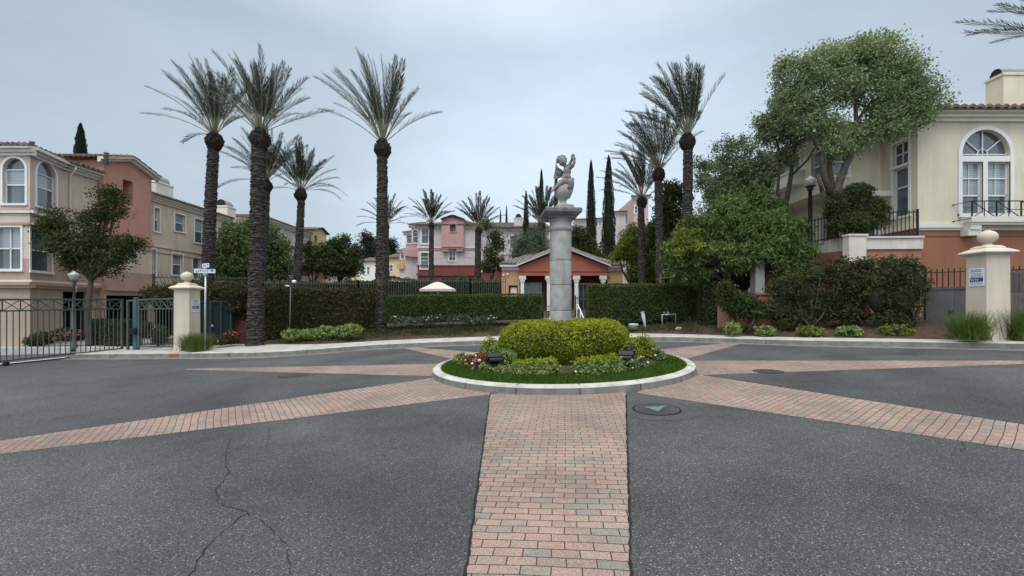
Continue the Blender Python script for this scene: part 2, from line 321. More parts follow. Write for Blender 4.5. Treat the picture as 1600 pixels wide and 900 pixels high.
# ------------------------------------------------------------------ ground
KX = np.array([-40, -17.5, -14.86, -10.85, -9.8, -7.9, -6.9, -6.24, -4.72, -2.33, 1.16, 4.48, 6.24, 7.27, 8.5, 10.1, 12.03, 16, 24])
KY = np.array([17.5, 15.6, 15.0, 14.2, 13.95, 13.6, 13.9, 14.4, 15.2, 15.5, 15.45, 14.9, 14.1, 13.0, 12.0, 11.2, 10.0, 7.5, 3.0])
def kerbY(x):
    d = np.linspace(-.9, .9, 9); return float(np.mean(np.interp(x+d, KX, KY)))
def walkW(x): return float(np.interp(x, [-20, -12, -9.8, -7, -4.7, -2, 4.5, 7.3, 10, 12, 24], [3, 3, 2.9, 2.0, 1.6, 1.5, 1.5, 1.1, .9, .7, .6]))
def bedz(x, y):                                      # height of the planted bank above the sloping site plane
    d = y-(kerbY(x)+.15+walkW(x))
    return float(np.interp(d, [0, .15, 1.2, 3.0, 7, 25, 60, 120], [.15, .17, .30, .50, .62, 1.2, 2.2, 3.5]))
def hgt(x, y): return gz(x)+(bedz(x, y) if y > kerbY(x)+.15+walkW(x) and x > -16 else (.15 if y > kerbY(x) and x > -16 else 0))
def sheet(name, xs, ys, dz, m):
    mb = MB(); nx = len(xs)
    V = [(x, y, gz(x)+dz) for y in ys for x in xs]
    F = [(j*nx+i, j*nx+i+1, (j+1)*nx+i+1, (j+1)*nx+i) for j in range(len(ys)-1) for i in range(nx-1)]
    mb.add(V, F, m); return solo(name, mb, (0, 0, 0), kind='structure')
sheet('ground', [-900, -45, 45, 900], [-60, 0, 60, 1500], -.02, M['ground'])
asph = MB(); xs = [-45, 45]; asph.add([(x, y, gz(x)) for y in (-10, 19) for x in xs], [(0, 1, 3, 2)], M['asphalt'])
# cracks and sealed patches belong to the asphalt sheet
def strip(mb, pts, wd, dz, m, jit=0.0):
    P2 = []
    for a, b in zip(pts[:-1], pts[1:]):
        n = max(1, int((b-a).length/.05))
        for i in range(n): P2.append(a.lerp(b, i/n))
    P2.append(pts[-1]); V = []
    for i, p in enumerate(P2):
        d = (P2[min(i+1, len(P2)-1)]-P2[max(0, i-1)]); d.z = 0; d.normalize(); s = Vector((-d.y, d.x, 0))
        q = p+s*random.gauss(0, jit); ww = wd*random.uniform(.35, 1.3)*.5
        for k in (-1, 1): V.append((q.x+s.x*k*ww, q.y+s.y*k*ww, gz(q.x+s.x*k*ww)+dz))
    mb.add(V, [(2*i, 2*i+1, 2*i+3, 2*i+2) for i in range(len(P2)-1)], m)
M['crack'] = mat('crack filler', (.012, .012, .012), .9)
for pl, wd in (([(361, 686), (352, 716), (357, 740), (338, 764), (346, 790), (384, 800), (388, 806)], .012), ([(388, 802), (350, 828), (320, 860), (296, 900), (280, 930)], .014),
               ([(388, 803), (420, 822), (445, 850), (456, 900)], .008), ([(421, 668), (419, 690), (412, 706)], .008), ([(388, 600), (372, 618), (344, 628), (346, 636)], .010),
               ([(1500, 690), (1506, 700), (1504, 706)], .01)):
    strip(asph, [G(*p) for p in pl], wd*.62, .003, M['crack'], .008)
solo('asphalt', asph, (0, 0, 0), kind='structure')
# brick rays of the star round the island
IC = Vector((1.07, 9.54, 0)); IR = 2.80
def line_x(a, b, t): return a+(b-a)*t
def ray(pts):                                         # pts: world points inner-left, outer.., inner-right ; last arg axis from island
    c = sum(pts, Vector())/len(pts); ax = Vector((c.x-IC.x, c.y-IC.y, 0)).normalized(); ang = math.atan2(-ax.x, ax.y)
    R = Matrix.Rotation(-ang, 3, 'Z'); o = Vector((IC.x, IC.y, 0)); V = []
    tilt = Vector((SLOPE, 0, 0))
    for p in pts:
        q = R @ (Vector((p.x, p.y, 0))-o); V.append((q.x, q.y, SLOPE*p.x+.004))
    mb = MB(); mb.add(V, [tuple(range(len(V)))], M['brick'])
    ob = solo('brick_paving', mb, (0, 0, 0), kind='structure'); ob.location = o; ob.rotation_euler = (0, 0, ang); return ang
def ext(a, b, d):                                     # push b further from a
    v = (b-a); v.z = 0; v.normalize(); return b+v*d
def ray_px(la, lb, ra, rb, din=.7, dout=0.0):
    la, lb, ra, rb = G(*la), G(*lb), G(*ra), G(*rb)
    ray([ext(lb, la, din), ext(la, lb, dout), ext(ra, rb, dout), ext(rb, ra, din)])
ray_px((978, 617), (986, 900), (765, 617), (728, 900), .5, 2.2)
ray_px((762, 617), (0, 710), (680, 590), (0, 689), .5, 2.0)
ray_px((1099, 586.5), (1600, 663.5), (1040, 621), (1600, 704), .5, 2.0)
ray_px((674, 588), (300, 578), (674, 568.8), (300, 576.4), .8, .2)
ray_px((1100, 586), (1600, 569), (1085, 563.8), (1600, 563.8), .8, 2.2)
ray_px((705, 560.5), (616, 541.4), (725, 549), (617, 540.6), .8)
ray_px((1022, 547.5), (1171, 532.3), (1080, 559), (1172, 533), .5)
a = Vector((IC.x-.9, IC.y+2.6, 0)); ray([Vector((IC.x-.9, IC.y+2.5, 0)), Vector((IC.x+.5, 15.2, 0)), Vector((IC.x+.75, 15.2, 0)), Vector((IC.x+1.1, IC.y+2.5, 0))])
# dark joints along the rays
jt = MB()
for pl in (((765.5, 617), (728, 900)), ((978, 617), (986, 900)), ((680, 590), (0, 688.5)), ((1099, 586.5), (1600, 663.5))):
    strip(jt, [G(*pl[0]), ext(G(*pl[0]), G(*pl[1]), .8)], .02, .008, M['crack'], .003)
solo('paving_joint', jt, (0, 0, 0), kind='structure')
# kerb, sidewalk, bed
xs = list(np.arange(-16.0, 18.01, .5)); kb = MB(); wk = MB(); gut = MB()
def rows(mb, f, m, smooth=False):
    V = []; k = None
    for x in xs:
        r = f(x); k = len(r); V += [(x, y, z) for y, z in r]
    mb.add(V, [(i*k+j, (i+1)*k+j, (i+1)*k+j+1, i*k+j+1) for i in range(len(xs)-1) for j in range(k-1)], m, smooth)
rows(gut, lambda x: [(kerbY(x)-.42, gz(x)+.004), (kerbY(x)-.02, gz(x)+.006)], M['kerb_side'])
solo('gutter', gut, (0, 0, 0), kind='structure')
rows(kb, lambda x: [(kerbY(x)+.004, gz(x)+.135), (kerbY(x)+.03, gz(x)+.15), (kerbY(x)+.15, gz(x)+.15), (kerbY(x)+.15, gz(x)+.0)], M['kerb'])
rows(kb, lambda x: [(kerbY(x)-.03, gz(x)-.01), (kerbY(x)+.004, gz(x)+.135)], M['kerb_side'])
for x in np.arange(-14, 16, 2.4):
    y = kerbY(x); kb.add([(x, y-.032, gz(x)), (x+.014, y-.032, gz(x)), (x+.014, y-.002, gz(x)+.137), (x, y-.002, gz(x)+.137)], [(0, 1, 2, 3)], M['crack']); kb.add([(x, y+.02, gz(x)+.153), (x+.014, y+.02, gz(x)+.153), (x+.014, y+.15, gz(x)+.153), (x, y+.15, gz(x)+.153)], [(0, 1, 2, 3)], M['crack'])
solo('kerb', kb, (0, 0, 0), kind='structure')
rows(wk, lambda x: [(kerbY(x)+.158, gz(x)+.144), (kerbY(x)+.158+walkW(x), gz(x)+.144)], M['concrete'])
for x in xs[::3]:
    wk.add([(x, kerbY(x)+.17, gz(x)+.147), (x+.012, kerbY(x)+.17, gz(x)+.147), (x+.012, kerbY(x)+.14+walkW(x), gz(x)+.147), (x, kerbY(x)+.14+walkW(x), gz(x)+.147)], [(0, 1, 2, 3)], M['crack'])
solo('sidewalk', wk, (0, 0, 0), kind='structure')
bd = MB(); xs = list(np.arange(-16.0, 30.01, .33)); dd = [0, .2, .5, .9, 1.4, 2, 2.6, 3.2, 4, 6, 10, 20, 40, 80, 140]
rn = np.random.default_rng(3)
rows(bd, lambda x: [(kerbY(x)+.16+walkW(x)+d, gz(x)+bedz(x, kerbY(x)+.15+walkW(x)+d)+(rn.normal(0, .022) if .1 < d < 4 else 0)) for d in dd], M['soil'], True)
solo('planting_bed', bd, (0, 0, 0), kind='structure')
# private drive and its pale kerb behind the gate on the left
dv = MB(); dv.box(-34, -15.2, 17.35, 17.75, -1.3, -.36, M['kerb']); dv.box(-34, -15.0, 17.75, 24, -1.3, -.40, M['concrete'])
solo('driveway', dv, (0, 0, 0), kind='structure')
# gate track
tr = MB(); tr.bar(Vector((-16.6, 12.2, gz(-16.6)+.02)), Vector((-15.5, 16.4, gz(-15.5)+.02)), .10, M['metal_dark'], .03); tr.bar(Vector((-16.9, 12.2, gz(-16.6)+.012)), Vector((-15.8, 16.4, gz(-15.8)+.012)), .35, M['concrete'], .02)
solo('gate_track', tr, (-16, 14, gz(-16)), label='rusty ground rail running under the sliding gate', cat='rail')
# covers in the road
def cover(px, py, r, label, tri=False):
    c = G(px, py); mb = MB(); n = 40
    def ring(r0, r1, dz, m, k=n):
        V = []; 
        for i in range(k):
            a = 2*PI*i/k
            for rr in (r0, r1): x = c.x+rr*math.cos(a); y = c.y+rr*math.sin(a); V.append((x, y, gz(x)+dz))
        mb.add(V, [(2*i, 2*i+1, 2*((i+1) % k)+1, 2*((i+1) % k)) for i in range(k)], m)
    ring(r*1.02, r*1.75, .003, M['patch']); ring(r*.93, r*1.02, .006, M['crack']); ring(0.001, r*.93, .009, M['iron'])
    for i in range(5):
        rr = r*(.2+.15*i); ring(rr, rr+.010, .013, M['patch'])
    if tri:
        pts = [(-.55, .35), (.62, .45), (-.1, -.55)]
        V = [(c.x+q[0]*r*.85, c.y+q[1]*r*.85, gz(c.x+q[0]*r*.85)+.019) for q in pts]; mb.add(V, [(0, 2, 1)], M['tealp'])
        mb.add([(v[0]+.0, v[1], v[2]-.004) for v in [(c.x+q[0]*r*1.2, c.y+q[1]*r*1.2, gz(c.x+q[0]*r*1.2)+.0175) for q in pts]], [(0, 2, 1)], M['iron'])
    return solo('utility_cover', mb, c, label=label, cat='manhole cover')
M['patch'] = mat('patched asphalt', (.060, .060, .064), .9, .2, 20, .5, 80); M['iron'] = mat('cast iron', (.068, .060, .060), .7, .3, 20, .6, 60, metal=.2); M['tealp'] = mat('worn teal paint', (.10, .155, .145), .7, .3, 12)
cover(1026, 640, .31, 'round iron cover with teal triangle beside the front brick strip', True)
cover(458, 586.5, .30, 'round iron cover on the asphalt left of the island')
cover(1200, 580.5, .26, 'small iron cover touching the brick strip right of the island')
# ------------------------------------------------------------------ foliage helpers
def leaf_quads(C, size, aspect=.45, flat=None, rng=RNG, droop=0.0, out=None):
    n = len(C); a = rng.normal(size=(n, 3)); 
    if out is not None: a = a*.8+out*1.0
    a[:, 2] -= droop; a /= np.linalg.norm(a, axis=1, keepdims=True)+1e-9
    b = rng.normal(size=(n, 3)); b -= a*np.sum(a*b, axis=1, keepdims=True); b /= np.linalg.norm(b, axis=1, keepdims=True)+1e-9
    s = (size*rng.uniform(.6, 1.35, size=(n, 1))); l = a*s*.5; q = b*s*.5*aspect
    V = np.stack([C-l, C+q, C+l, C-q], axis=1).reshape(-1, 3)
    return V, np.arange(4*n, dtype=np.int32).reshape(n, 4)
def lobe_pts(lobes, n, rng, shell=.55, clump=0, cr=.12):
    vol = np.array([l[1][0]*l[1][1]*l[1][2] for l in lobes])**.75; cnt = (vol/vol.sum()*n).astype(int)+1; out = []
    for (c, r), k in zip(lobes, cnt):
        c = np.array(c); r = np.array(r)
        if clump:
            kk = max(3, k//clump); u = rng.normal(size=(kk, 3)); u /= np.linalg.norm(u, axis=1, keepdims=True)
            cc = u*(rng.uniform(shell**3, 1, size=(kk, 1))**(1/3))*(1+rng.normal(0, .06, size=(kk, 1)))
            p = cc[rng.integers(0, kk, k)]*r+rng.normal(0, cr, size=(k, 3))*np.array([1, 1, .7])
        else:
            u = rng.normal(size=(k, 3)); u /= np.linalg.norm(u, axis=1, keepdims=True); p = u*(rng.uniform(shell**3, 1, size=(k, 1))**(1/3))*(1+rng.normal(0, .05, size=(k, 1)))*r
        out.append(c+p)
    return np.concatenate(out)
def sublobes(lobes, k, rng, rs=(.30, .46), flat=.62, top=.25):
    out = []
    for c, r in lobes:
        for i in range(k):
            u = rng.normal(size=3); u[2] += top; u /= np.linalg.norm(u); f = rng.uniform(.5, 1.0); q = rng.uniform(*rs)
            out.append((tuple(np.array(c)+u*f*np.array(r)*(1-q*.4)), (r[0]*q, r[1]*q, r[2]*q*flat)))
    return out
def foliage(mb, lobes, n, size, m, seed=1, shell=.55, clump=18, cr=.13, aspect=.45, droop=0.0, core=.0, subs=0, rs=(.30, .46), flat=.62, fuzz=.10, mixf=.4, topm=None):
    rng = np.random.default_rng(seed)
    if subs:
        if core:
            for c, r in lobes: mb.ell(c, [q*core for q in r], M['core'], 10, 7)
        core = 0; old = lobes; lobes = sublobes(lobes, subs, rng, rs, flat)
    C = lobe_pts(lobes, n, rng, shell, clump, cr)
    if subs:
        C = C[:int(len(C)*1)][rng.random(len(C)) < 1-mixf]; C = C+rng.normal(0, fuzz, C.shape); C = np.concatenate([C, lobe_pts(old, int(n*mixf), rng, .3, 16, .14)])
    V, F = leaf_quads(C, size, aspect, rng=rng, droop=droop)
    if topm:
        zz = np.array([l[0][2]+l[1][2]*.68 for l in lobes]); cc = np.array([l[0][:2] for l in lobes]); k = np.argmin(((C[:, None, :2]-cc[None])**2).sum(2), 1); up = C[:, 2]+rng.normal(0, .02, len(C)) > zz[k]
        mb.add(V, F[up], topm); mb.add(V, F[~up], m)
    else: mb.add(V, F, m)
    if core:
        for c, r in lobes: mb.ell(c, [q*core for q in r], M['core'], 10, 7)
    return mb
def limbs(mb, base, lobes, r0, m, fork=.45, seed=1, trunkpts=None):
    rd = random.Random(seed); base = Vector(base); top = sum((Vector(l[0]) for l in lobes), Vector())/len(lobes)
    fk = base.lerp(top, fork); fk.x = base.x+(top.x-base.x)*fork*.5; fk.y = base.y+(top.y-base.y)*fork*.5
    mb.tube([base-Vector((0, 0, .1)), base+Vector((0, 0, .15)), base.lerp(fk, .5)+Vector((rd.gauss(0, .04), rd.gauss(0, .04), 0)), fk], [r0*1.45, r0*1.1, r0*.95, r0*.8], 9, m)
    for c, r in lobes:
        c = Vector(c); e = c+Vector((0, 0, r[2]*.3)); mid = fk.lerp(e, .5)+Vector((rd.gauss(0, .12), rd.gauss(0, .12), -.1*abs(rd.gauss(0, 1))))
        mb.tube([fk-Vector((0, 0, .05)), mid, e], [r0*.6, r0*.38, r0*.12], 6, m)
        for k in range(4):
            d = Vector((rd.gauss(0, 1)*r[0], rd.gauss(0, 1)*r[1], rd.gauss(.2, .8)*r[2]))*.55; st = mid.lerp(e, rd.uniform(.1, .8)); mb.tube([st, st+d*.5+Vector((0, 0, .05)), c+d], [r0*.2, r0*.12, r0*.04], 5, m)
def tree(name, label, cat, base, lobes, n, size, m, r0=.1, seed=1, group=None, fork=.45, **kw):
    t = thing(name, base, label, cat, group)
    a = MB(); limbs(a, base, lobes, r0, M['bark'], fork, seed); part('trunk', a, t)
    b = MB(); foliage(b, lobes, n, size, m, seed, **kw); part('crown', b, t); return t
def pl(px, py, r, Y, ry=None, rz=None, dy=0):          # lobe from a picture circle at a distance
    c = P(px, py, Y+dy); q = r/FX*Y; return (tuple(c), (q, q if ry is None else ry, q if rz is None else rz/FX*Y))
def hedge(name, label, path, wd, z0, z1, dens, size, m, seed=1, rough=.05, group=None, cat='hedge', roundt=.12):
    """clipped hedge along path [(x,y)...]; z0, z1 are functions of x"""
    rng = np.random.default_rng(seed); mb = MB(); C = []; O = []
    for (a, b) in zip(path[:-1], path[1:]):
        a = np.array(a, float); b = np.array(b, float); L_ = np.linalg.norm(b-a); t = (b-a)/L_; nn = np.array([-t[1], t[0]])
        H = z1((a[0]+b[0])/2)-z0((a[0]+b[0])/2)
        for side, area in ((1, L_*H), (-1, L_*H), (0, L_*wd)):
            k = int(area*dens); s = rng.uniform(0, L_, k)
            x = a[0]+t[0]*s; y = a[1]+t[1]*s
            zz0 = np.array([z0(q) for q in x]); zz1 = np.array([z1(q) for q in x])
            bump = .5*np.sin(s*2.3+seed)+.5*np.sin(s*5.1+2)+rng.normal(0, 1, k)
            if side: 
                off = side*(wd/2+bump*rough*.7); z = zz0+(zz1-zz0)*rng.uniform(0, 1, k)
                edge = np.clip((z-(zz1-roundt))/roundt, 0, 1); off = off*(1-edge**2*.25)
                C.append(np.stack([x+nn[0]*off, y+nn[1]*off, z], 1)); O.append(np.tile([nn[0]*side, nn[1]*side, 0], (k, 1)))
            else:
                off = rng.uniform(-wd/2, wd/2, k); C.append(np.stack([x+nn[0]*off, y+nn[1]*off, zz1+bump*rough*.5-roundt*.25*(np.abs(off)/(wd/2))**4], 1)); O.append(np.tile([0, 0, 1.0], (k, 1)))
        for (p, side) in ((a, -1), (b, 1)):
            k = int(wd*H*dens); off = rng.uniform(-wd/2, wd/2, k); z = z0(p[0])+H*rng.uniform(0, 1, k); C.append(np.stack([p[0]+nn[0]*off+t[0]*side*rough, p[1]+nn[1]*off+t[1]*side*rough, z], 1)); O.append(np.tile([t[0]*side, t[1]*side, 0], (k, 1)))
        w2 = wd/2-.09
        V = []
        for p, sgn in ((a+t*.06, 1), (b-t*.06, 1)):
            for o_, zz in ((-w2, z0(p[0])), (w2, z0(p[0])), (w2, z1(p[0])-.10), (-w2, z1(p[0])-.10)): V.append((p[0]+nn[0]*o_, p[1]+nn[1]*o_, zz))
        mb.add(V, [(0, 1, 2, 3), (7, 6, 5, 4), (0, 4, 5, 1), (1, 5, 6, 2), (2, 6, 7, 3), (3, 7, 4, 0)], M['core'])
    C = np.concatenate(C); O = np.concatenate(O); V, F = leaf_quads(C, size, .55, rng=rng, out=O*.3)
    mb.add(V, F, m); x, y = path[0]
    return solo(name, mb, (x, y, z0(x)), label=label, cat=cat, group=group)
def blades(mb, C, h, wdt, m, rng, spread=.35):
    n = len(C); d = rng.normal(0, spread, size=(n, 3)); d[:, 2] = 1; d *= (h*rng.uniform(.6, 1.2, (n, 1)))
    s = rng.normal(size=(n, 3)); s[:, 2] = 0; s /= np.linalg.norm(s, axis=1, keepdims=True)+1e-9; s *= wdt/2
    tip = C+d; tip[:, 2] -= .12*h*np.linalg.norm(d[:, :2], axis=1)/max(h, 1e-6)
    V = np.stack([C-s, C+s, tip+s*.15, tip-s*.15], 1).reshape(-1, 3); mb.add(V, np.arange(4*n, dtype=np.int32).reshape(n, 4), m)
def flowers(mb, C, r, m, rng):
    V, F = leaf_quads(C, r, .9, rng=rng); mb.add(V, F, m); V, F = leaf_quads(C+rng.normal(0, r*.2, C.shape), r, .9, rng=rng); mb.add(V, F, m)
def shrub(name, label, cat, lobes, n, size, m, seed=1, fl=None, group=None, **kw):
    mb = MB(); kw.setdefault('core', .8); kw.setdefault('shell', .8); kw.setdefault('clump', 10); kw.setdefault('cr', .04)
    foliage(mb, lobes, n, size, m, seed, **kw)
    c, r = lobes[0]; base = (c[0], c[1], c[2]-r[2])
    if fl:
        rng = np.random.default_rng(seed+5)
        for mm, k, rr in fl:
            C = lobe_pts(lobes, k, rng, 1.0); C = C[C[:, 2] > min(l[0][2]-l[1][2]*.5 for l in lobes)]; flowers(mb, C, rr, mm, rng)
    return solo(name, mb, base, label=label, cat=cat, group=group)
# ------------------------------------------------------------------ island
def tilt(mb):                                         # follow the site slope
    for v in mb.V: v[:, 2] += SLOPE*v[:, 0]
    return mb
kr = MB(); c = (IC.x, IC.y, 0)
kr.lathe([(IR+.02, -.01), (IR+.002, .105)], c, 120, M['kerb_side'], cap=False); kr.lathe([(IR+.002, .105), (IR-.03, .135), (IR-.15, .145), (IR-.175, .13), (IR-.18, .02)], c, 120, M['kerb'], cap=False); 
for i in range(9):
    a_ = -PI*.97+i*PI*.94/8; d_ = .004
    P_ = lambda r_, z_, o_: (IC.x+r_*math.cos(a_+o_), IC.y+r_*math.sin(a_+o_), z_)
    kr.add([P_(IR+.024, .0, 0), P_(IR+.024, .0, d_), P_(IR+.006, .107, d_), P_(IR+.006, .107, 0)], [(0, 1, 2, 3)], M['crack']); kr.add([P_(IR-.02, .148, 0), P_(IR-.02, .148, d_), P_(IR-.15, .149, d_), P_(IR-.15, .149, 0)], [(0, 1, 2, 3)], M['crack'])
tilt(kr)
solo('island_kerb', kr, (0, 0, 0), kind='structure')
for i in range(0):
    pass
tf = MB(); prof = [(IR-.17, .11), (2.4, .17), (2.05, .20), (1.7, .24), (.3, .28), (.02, .28)]
tf.lathe(prof[:3], c, 96, M['turf'], cap=False); tf.lathe(prof[2:], c, 96, M['soil'], cap=False); tilt(tf); solo('island_ground', tf, (0, 0, 0), kind='structure')
rg = np.random.default_rng(11); n = 42000; a = rg.uniform(0, 2*PI, n); r = np.sqrt(rg.uniform(2.06**2, (IR-.16)**2, n)); r += .03*np.sin(a*9)
C = np.stack([IC.x+r*np.cos(a), IC.y+r*np.sin(a), np.interp(r, [2.05, 2.4, IR-.16], [.19, .165, .11])], 1); gr = MB(); blades(gr, C, .055, .009, M['grass'], rg, .45); tilt(gr)
solo('lawn_grass', gr, (0, 0, 0), label='short green lawn ring inside the island kerb', cat='grass', kind='stuff')
# big clipped hedge ring round the column
rg = np.random.default_rng(12); n = 84000; HR = 1.34
def ring_pt(a, s):                                    # s 0..1 from the foot up and over the top
    s = np.clip(s, 0, 1); k = s*2.9
    r = np.where(k < 1.0, HR-.12+.19*np.sin(np.clip(k/1.0, 0, 1)*PI*.55), 0); z = np.where(k < 1.0, .22+k*.40, 0)
    th = np.clip((k-1.0)/.5, 0, 1)*PI/2
    r = np.where((k >= 1.0) & (k < 1.5), HR+.067-.42+.42*np.cos(th), r); z = np.where((k >= 1.0) & (k < 1.5), .62+.38*np.sin(th), z)
    r = np.where(k >= 1.5, HR-.353-(k-1.5)/1.4*.80, r); z = np.where(k >= 1.5, 1.00+.015*np.sin(k*5), z); return r, z
a = rg.uniform(0, 2*PI, n); s = rg.uniform(0, 1, n); r, z = ring_pt(a, s); lump = .014*np.sin(a*7+1)+.012*np.sin(a*13+z*6)+.01*np.sin(a*23)
r = r+lump+rg.normal(0, .022, n); z = z+lump*.6+rg.normal(0, .018, n)
C = np.stack([IC.x+.07+r*np.cos(a), IC.y+r*np.sin(a), z], 1); hm = MB()
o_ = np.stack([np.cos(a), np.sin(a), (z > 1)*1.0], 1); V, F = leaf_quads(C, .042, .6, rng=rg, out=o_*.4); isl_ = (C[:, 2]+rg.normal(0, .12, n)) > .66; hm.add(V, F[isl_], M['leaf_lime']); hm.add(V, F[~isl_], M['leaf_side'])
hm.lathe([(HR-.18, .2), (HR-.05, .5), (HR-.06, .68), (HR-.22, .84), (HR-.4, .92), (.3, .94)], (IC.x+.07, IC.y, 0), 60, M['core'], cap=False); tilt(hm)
solo('island_hedge', hm, (IC.x, IC.y, .3), label='big round lime green clipped hedge encircling the stone column', cat='hedge')
def isl(px, r, z, rr, rz=None, rx=None):              # lobe on the island under image column px at ring radius r (front side)
    t = (px-CX)/FX; A = t*t+1; B = -2*(t*IC.x+IC.y); Cc = IC.x**2+IC.y**2-r*r; D = B*B-4*A*Cc
    Y = (-B-math.sqrt(max(D, 0)))/(2*A); return ((t*Y, Y, z+SLOPE*t*Y), (rx or rr, rr, rz or rr))
shr = [('boxwood_shrub', 'clipped variegated box shrub in front of the round hedge, left of the gap', [isl(832, 1.90, .27, .19, .16, .19), isl(857, 1.90, .28, .18, .165, .18), isl(812, 1.88, .26, .15, .14)], M['leaf_var'], 6500),
       ('boxwood_shrub', 'clipped variegated box shrub in front of the round hedge, right of the gap', [isl(914, 1.90, .28, .19, .165, .19), isl(936, 1.89, .29, .19, .17, .19), isl(956, 1.86, .30, .17, .17)], M['leaf_var'], 6800),
       ('boxwood_shrub', 'tall variegated shrub behind the left floodlight', [isl(790, 1.66, .36, .19, .2), isl(770, 1.62, .42, .18, .2)], M['leaf_var'], 3000),
       ('boxwood_shrub', 'bright lime mounded shrub behind the right floodlight', [isl(1003, 1.55, .48, .24, .22), isl(985, 1.62, .44, .2, .2), isl(1012, 1.75, .32, .17, .2)], M['leaf_lime'], 3600),
       ('boxwood_shrub', 'small lime shrub peeking out at the left end of the round hedge', [isl(766, 1.45, .52, .17, .2)], M['leaf_lime'], 1500)]
for i, (nm, lb, lo, mm, n) in enumerate(shr):
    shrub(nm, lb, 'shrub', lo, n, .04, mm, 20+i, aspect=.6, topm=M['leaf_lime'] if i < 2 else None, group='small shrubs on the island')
fl = [('red leaved flower clump with cream blooms left of the left floodlight', [isl(735, 2.0, .27, .17, .15), isl(752, 1.92, .32, .17, .17), isl(748, 2.05, .25, .14, .12)], M['petal_r'], [(M['petal_y'], 34, .055), (M['petal_w'], 26, .05)]),
      ('variegated edging plant at the far left tip of the island planting', [isl(722, 1.95, .28, .13, .12)], M['leaf_var'], [(M['petal_y'], 10, .045)]),
      ('white flowering plant below the right floodlight', [isl(985, 2.0, .26, .14, .12), isl(1003, 2.0, .27, .14, .12)], M['leaf_mid'], [(M['petal_w'], 80, .045)]),
      ('white flowering plant at the far right tip of the island planting', [isl(1020, 1.95, .29, .15, .15), isl(1030, 1.88, .27, .12, .12)], M['leaf_mid'], [(M['petal_w'], 80, .045)])]
for i, (lb, lo, mm, ff) in enumerate(fl):
    shrub('flowering_plant', lb, 'flowers', lo, 900, .055, mm, 40+i, fl=ff, group='flowers on the island', core=.6)
edge = [(760, 'left of the left box shrub'), (785, 'under the tall variegated shrub'), (815, 'under the left box shrub'), (842, 'just left of the gap'), (905, 'just right of the gap'), (930, 'under the right box shrub'), (958, 'left of the white flowers')]
for i, (px, wh) in enumerate(edge):
    shrub('edging_plant', 'low pale edging plant on the lawn rim '+wh, 'ground cover plant', [isl(px-2, 2.03, .22, .13, .075), isl(px+2, 2.05, .22, .12, .07)], 620, .045, M['leaf_var'], 60+i, fl=[(M['petal_w'], 9, .042)], group='low edging plants on the island', core=.7)
def flood(px, r, label, yaw):
    (p, _) = isl(px, r, .26, .1); t = thing('floodlight', p, label, 'floodlight', 'floodlights on the island'); x, y, z = p
    R = Matrix.Rotation(yaw, 3, 'Z') @ Matrix.Rotation(math.radians(40), 3, 'X')
    b = MB(); b.obox((x, y, z+.17), R @ Vector((.13, 0, 0)), R @ Vector((0, .05, 0)), R @ Vector((0, 0, .085)), M['black'])
    b.obox(Vector((x, y, z+.17))+R @ Vector((0, -.075, 0)), R @ Vector((.105, 0, 0)), R @ Vector((0, .03, 0)), R @ Vector((0, 0, .065)), M['black'])
    for k in range(-3, 4): b.obox(Vector((x, y, z+.17))+R @ Vector((k*.03, -.11, 0)), R @ Vector((.004, 0, 0)), R @ Vector((0, .03, 0)), R @ Vector((0, 0, .06)), M['black'])
    part('housing', b, t); g = MB(); g.obox(Vector((x, y, z+.17))+R @ Vector((0, .052, 0)), R @ Vector((.115, 0, 0)), R @ Vector((0, .004, 0)), R @ Vector((0, 0, .07)), M['glass']); part('lens', g, t)
    k = MB(); k.bar((x-.14, y, z+.02), (x-.14, y, z+.18), .012, M['black']); k.bar((x+.14, y, z+.02), (x+.14, y, z+.18), .012, M['black']); k.bar((x-.14, y, z+.02), (x+.14, y, z+.02), .012, M['black']); k.tube([(x, y, z-.06), (x, y, z+.02)], .02, 8, M['black']); part('bracket', k, t)
flood(771, 1.92, 'black floodlight among the red leaved flowers, left end of the island', .3); flood(978, 1.92, 'black floodlight in front of the lime shrub, right end of the island', -.3)
# ------------------------------------------------------------------ column and statue
cx, cy = IC.x+.02, IC.y; cz = SLOPE*cx; D = cy
def Z(py): return CH-(py-HY)/FX*D
t = thing('monument_column', (cx, cy, cz+.25), 'tall grey stone column standing in the middle of the island', 'column')
b = MB(); rs = .242
for z0, z1 in ((.2, Z(485)), (Z(485), Z(446)), (Z(446), Z(408)), (Z(408), Z(362))):
    b.lathe([(rs-.012, z0+.003), (rs-.001, z0+.012), (rs, z0+.02), (rs, z1-.02), (rs-.001, z1-.012), (rs-.012, z1-.003)], (cx, cy, 0), 40, M['stone'])
b.lathe([(rs-.02, .2), (rs-.02, Z(360))], (cx, cy, 0), 32, M['stone']); part('shaft', b, t)
b = MB(); b.lathe([(rs, Z(363)), (rs+.012, Z(361.5)), (rs+.035, Z(359)), (rs+.035, Z(357)), (rs+.005, Z(355)), (rs+.0, Z(348)), (rs+.015, Z(347)), (rs+.05, Z(344)), (rs+.06, Z(343))], (cx, cy, 0), 40, M['stone']); part('collar', b, t)
b = MB(); b.lathe([(.30, Z(344)), (.31, Z(342)), (.36, Z(339)), (.385, Z(336.5)), (.405, Z(336)), (.405, Z(331.5)), (.385, Z(329.5))], (cx, cy, 0), 4, M['stone_dark'], sq=True, rot=.05); part('capital', b, t)
st = thing('cherub_statue', (cx, cy, Z(329.5)), 'weathered stone cherub with wings sitting on an urn atop the column', 'statue')
def SP(px, py, dy=0): return Vector(((px-CX)/FX*D, D+dy, Z(py)))
b = MB(); s0 = SP(880.5, 329.5); b.lathe([(.19, 0), (.19, .10), (.175, .115)], (s0.x, s0.y, s0.z), 4, M['urn'], sq=True, rot=.12)
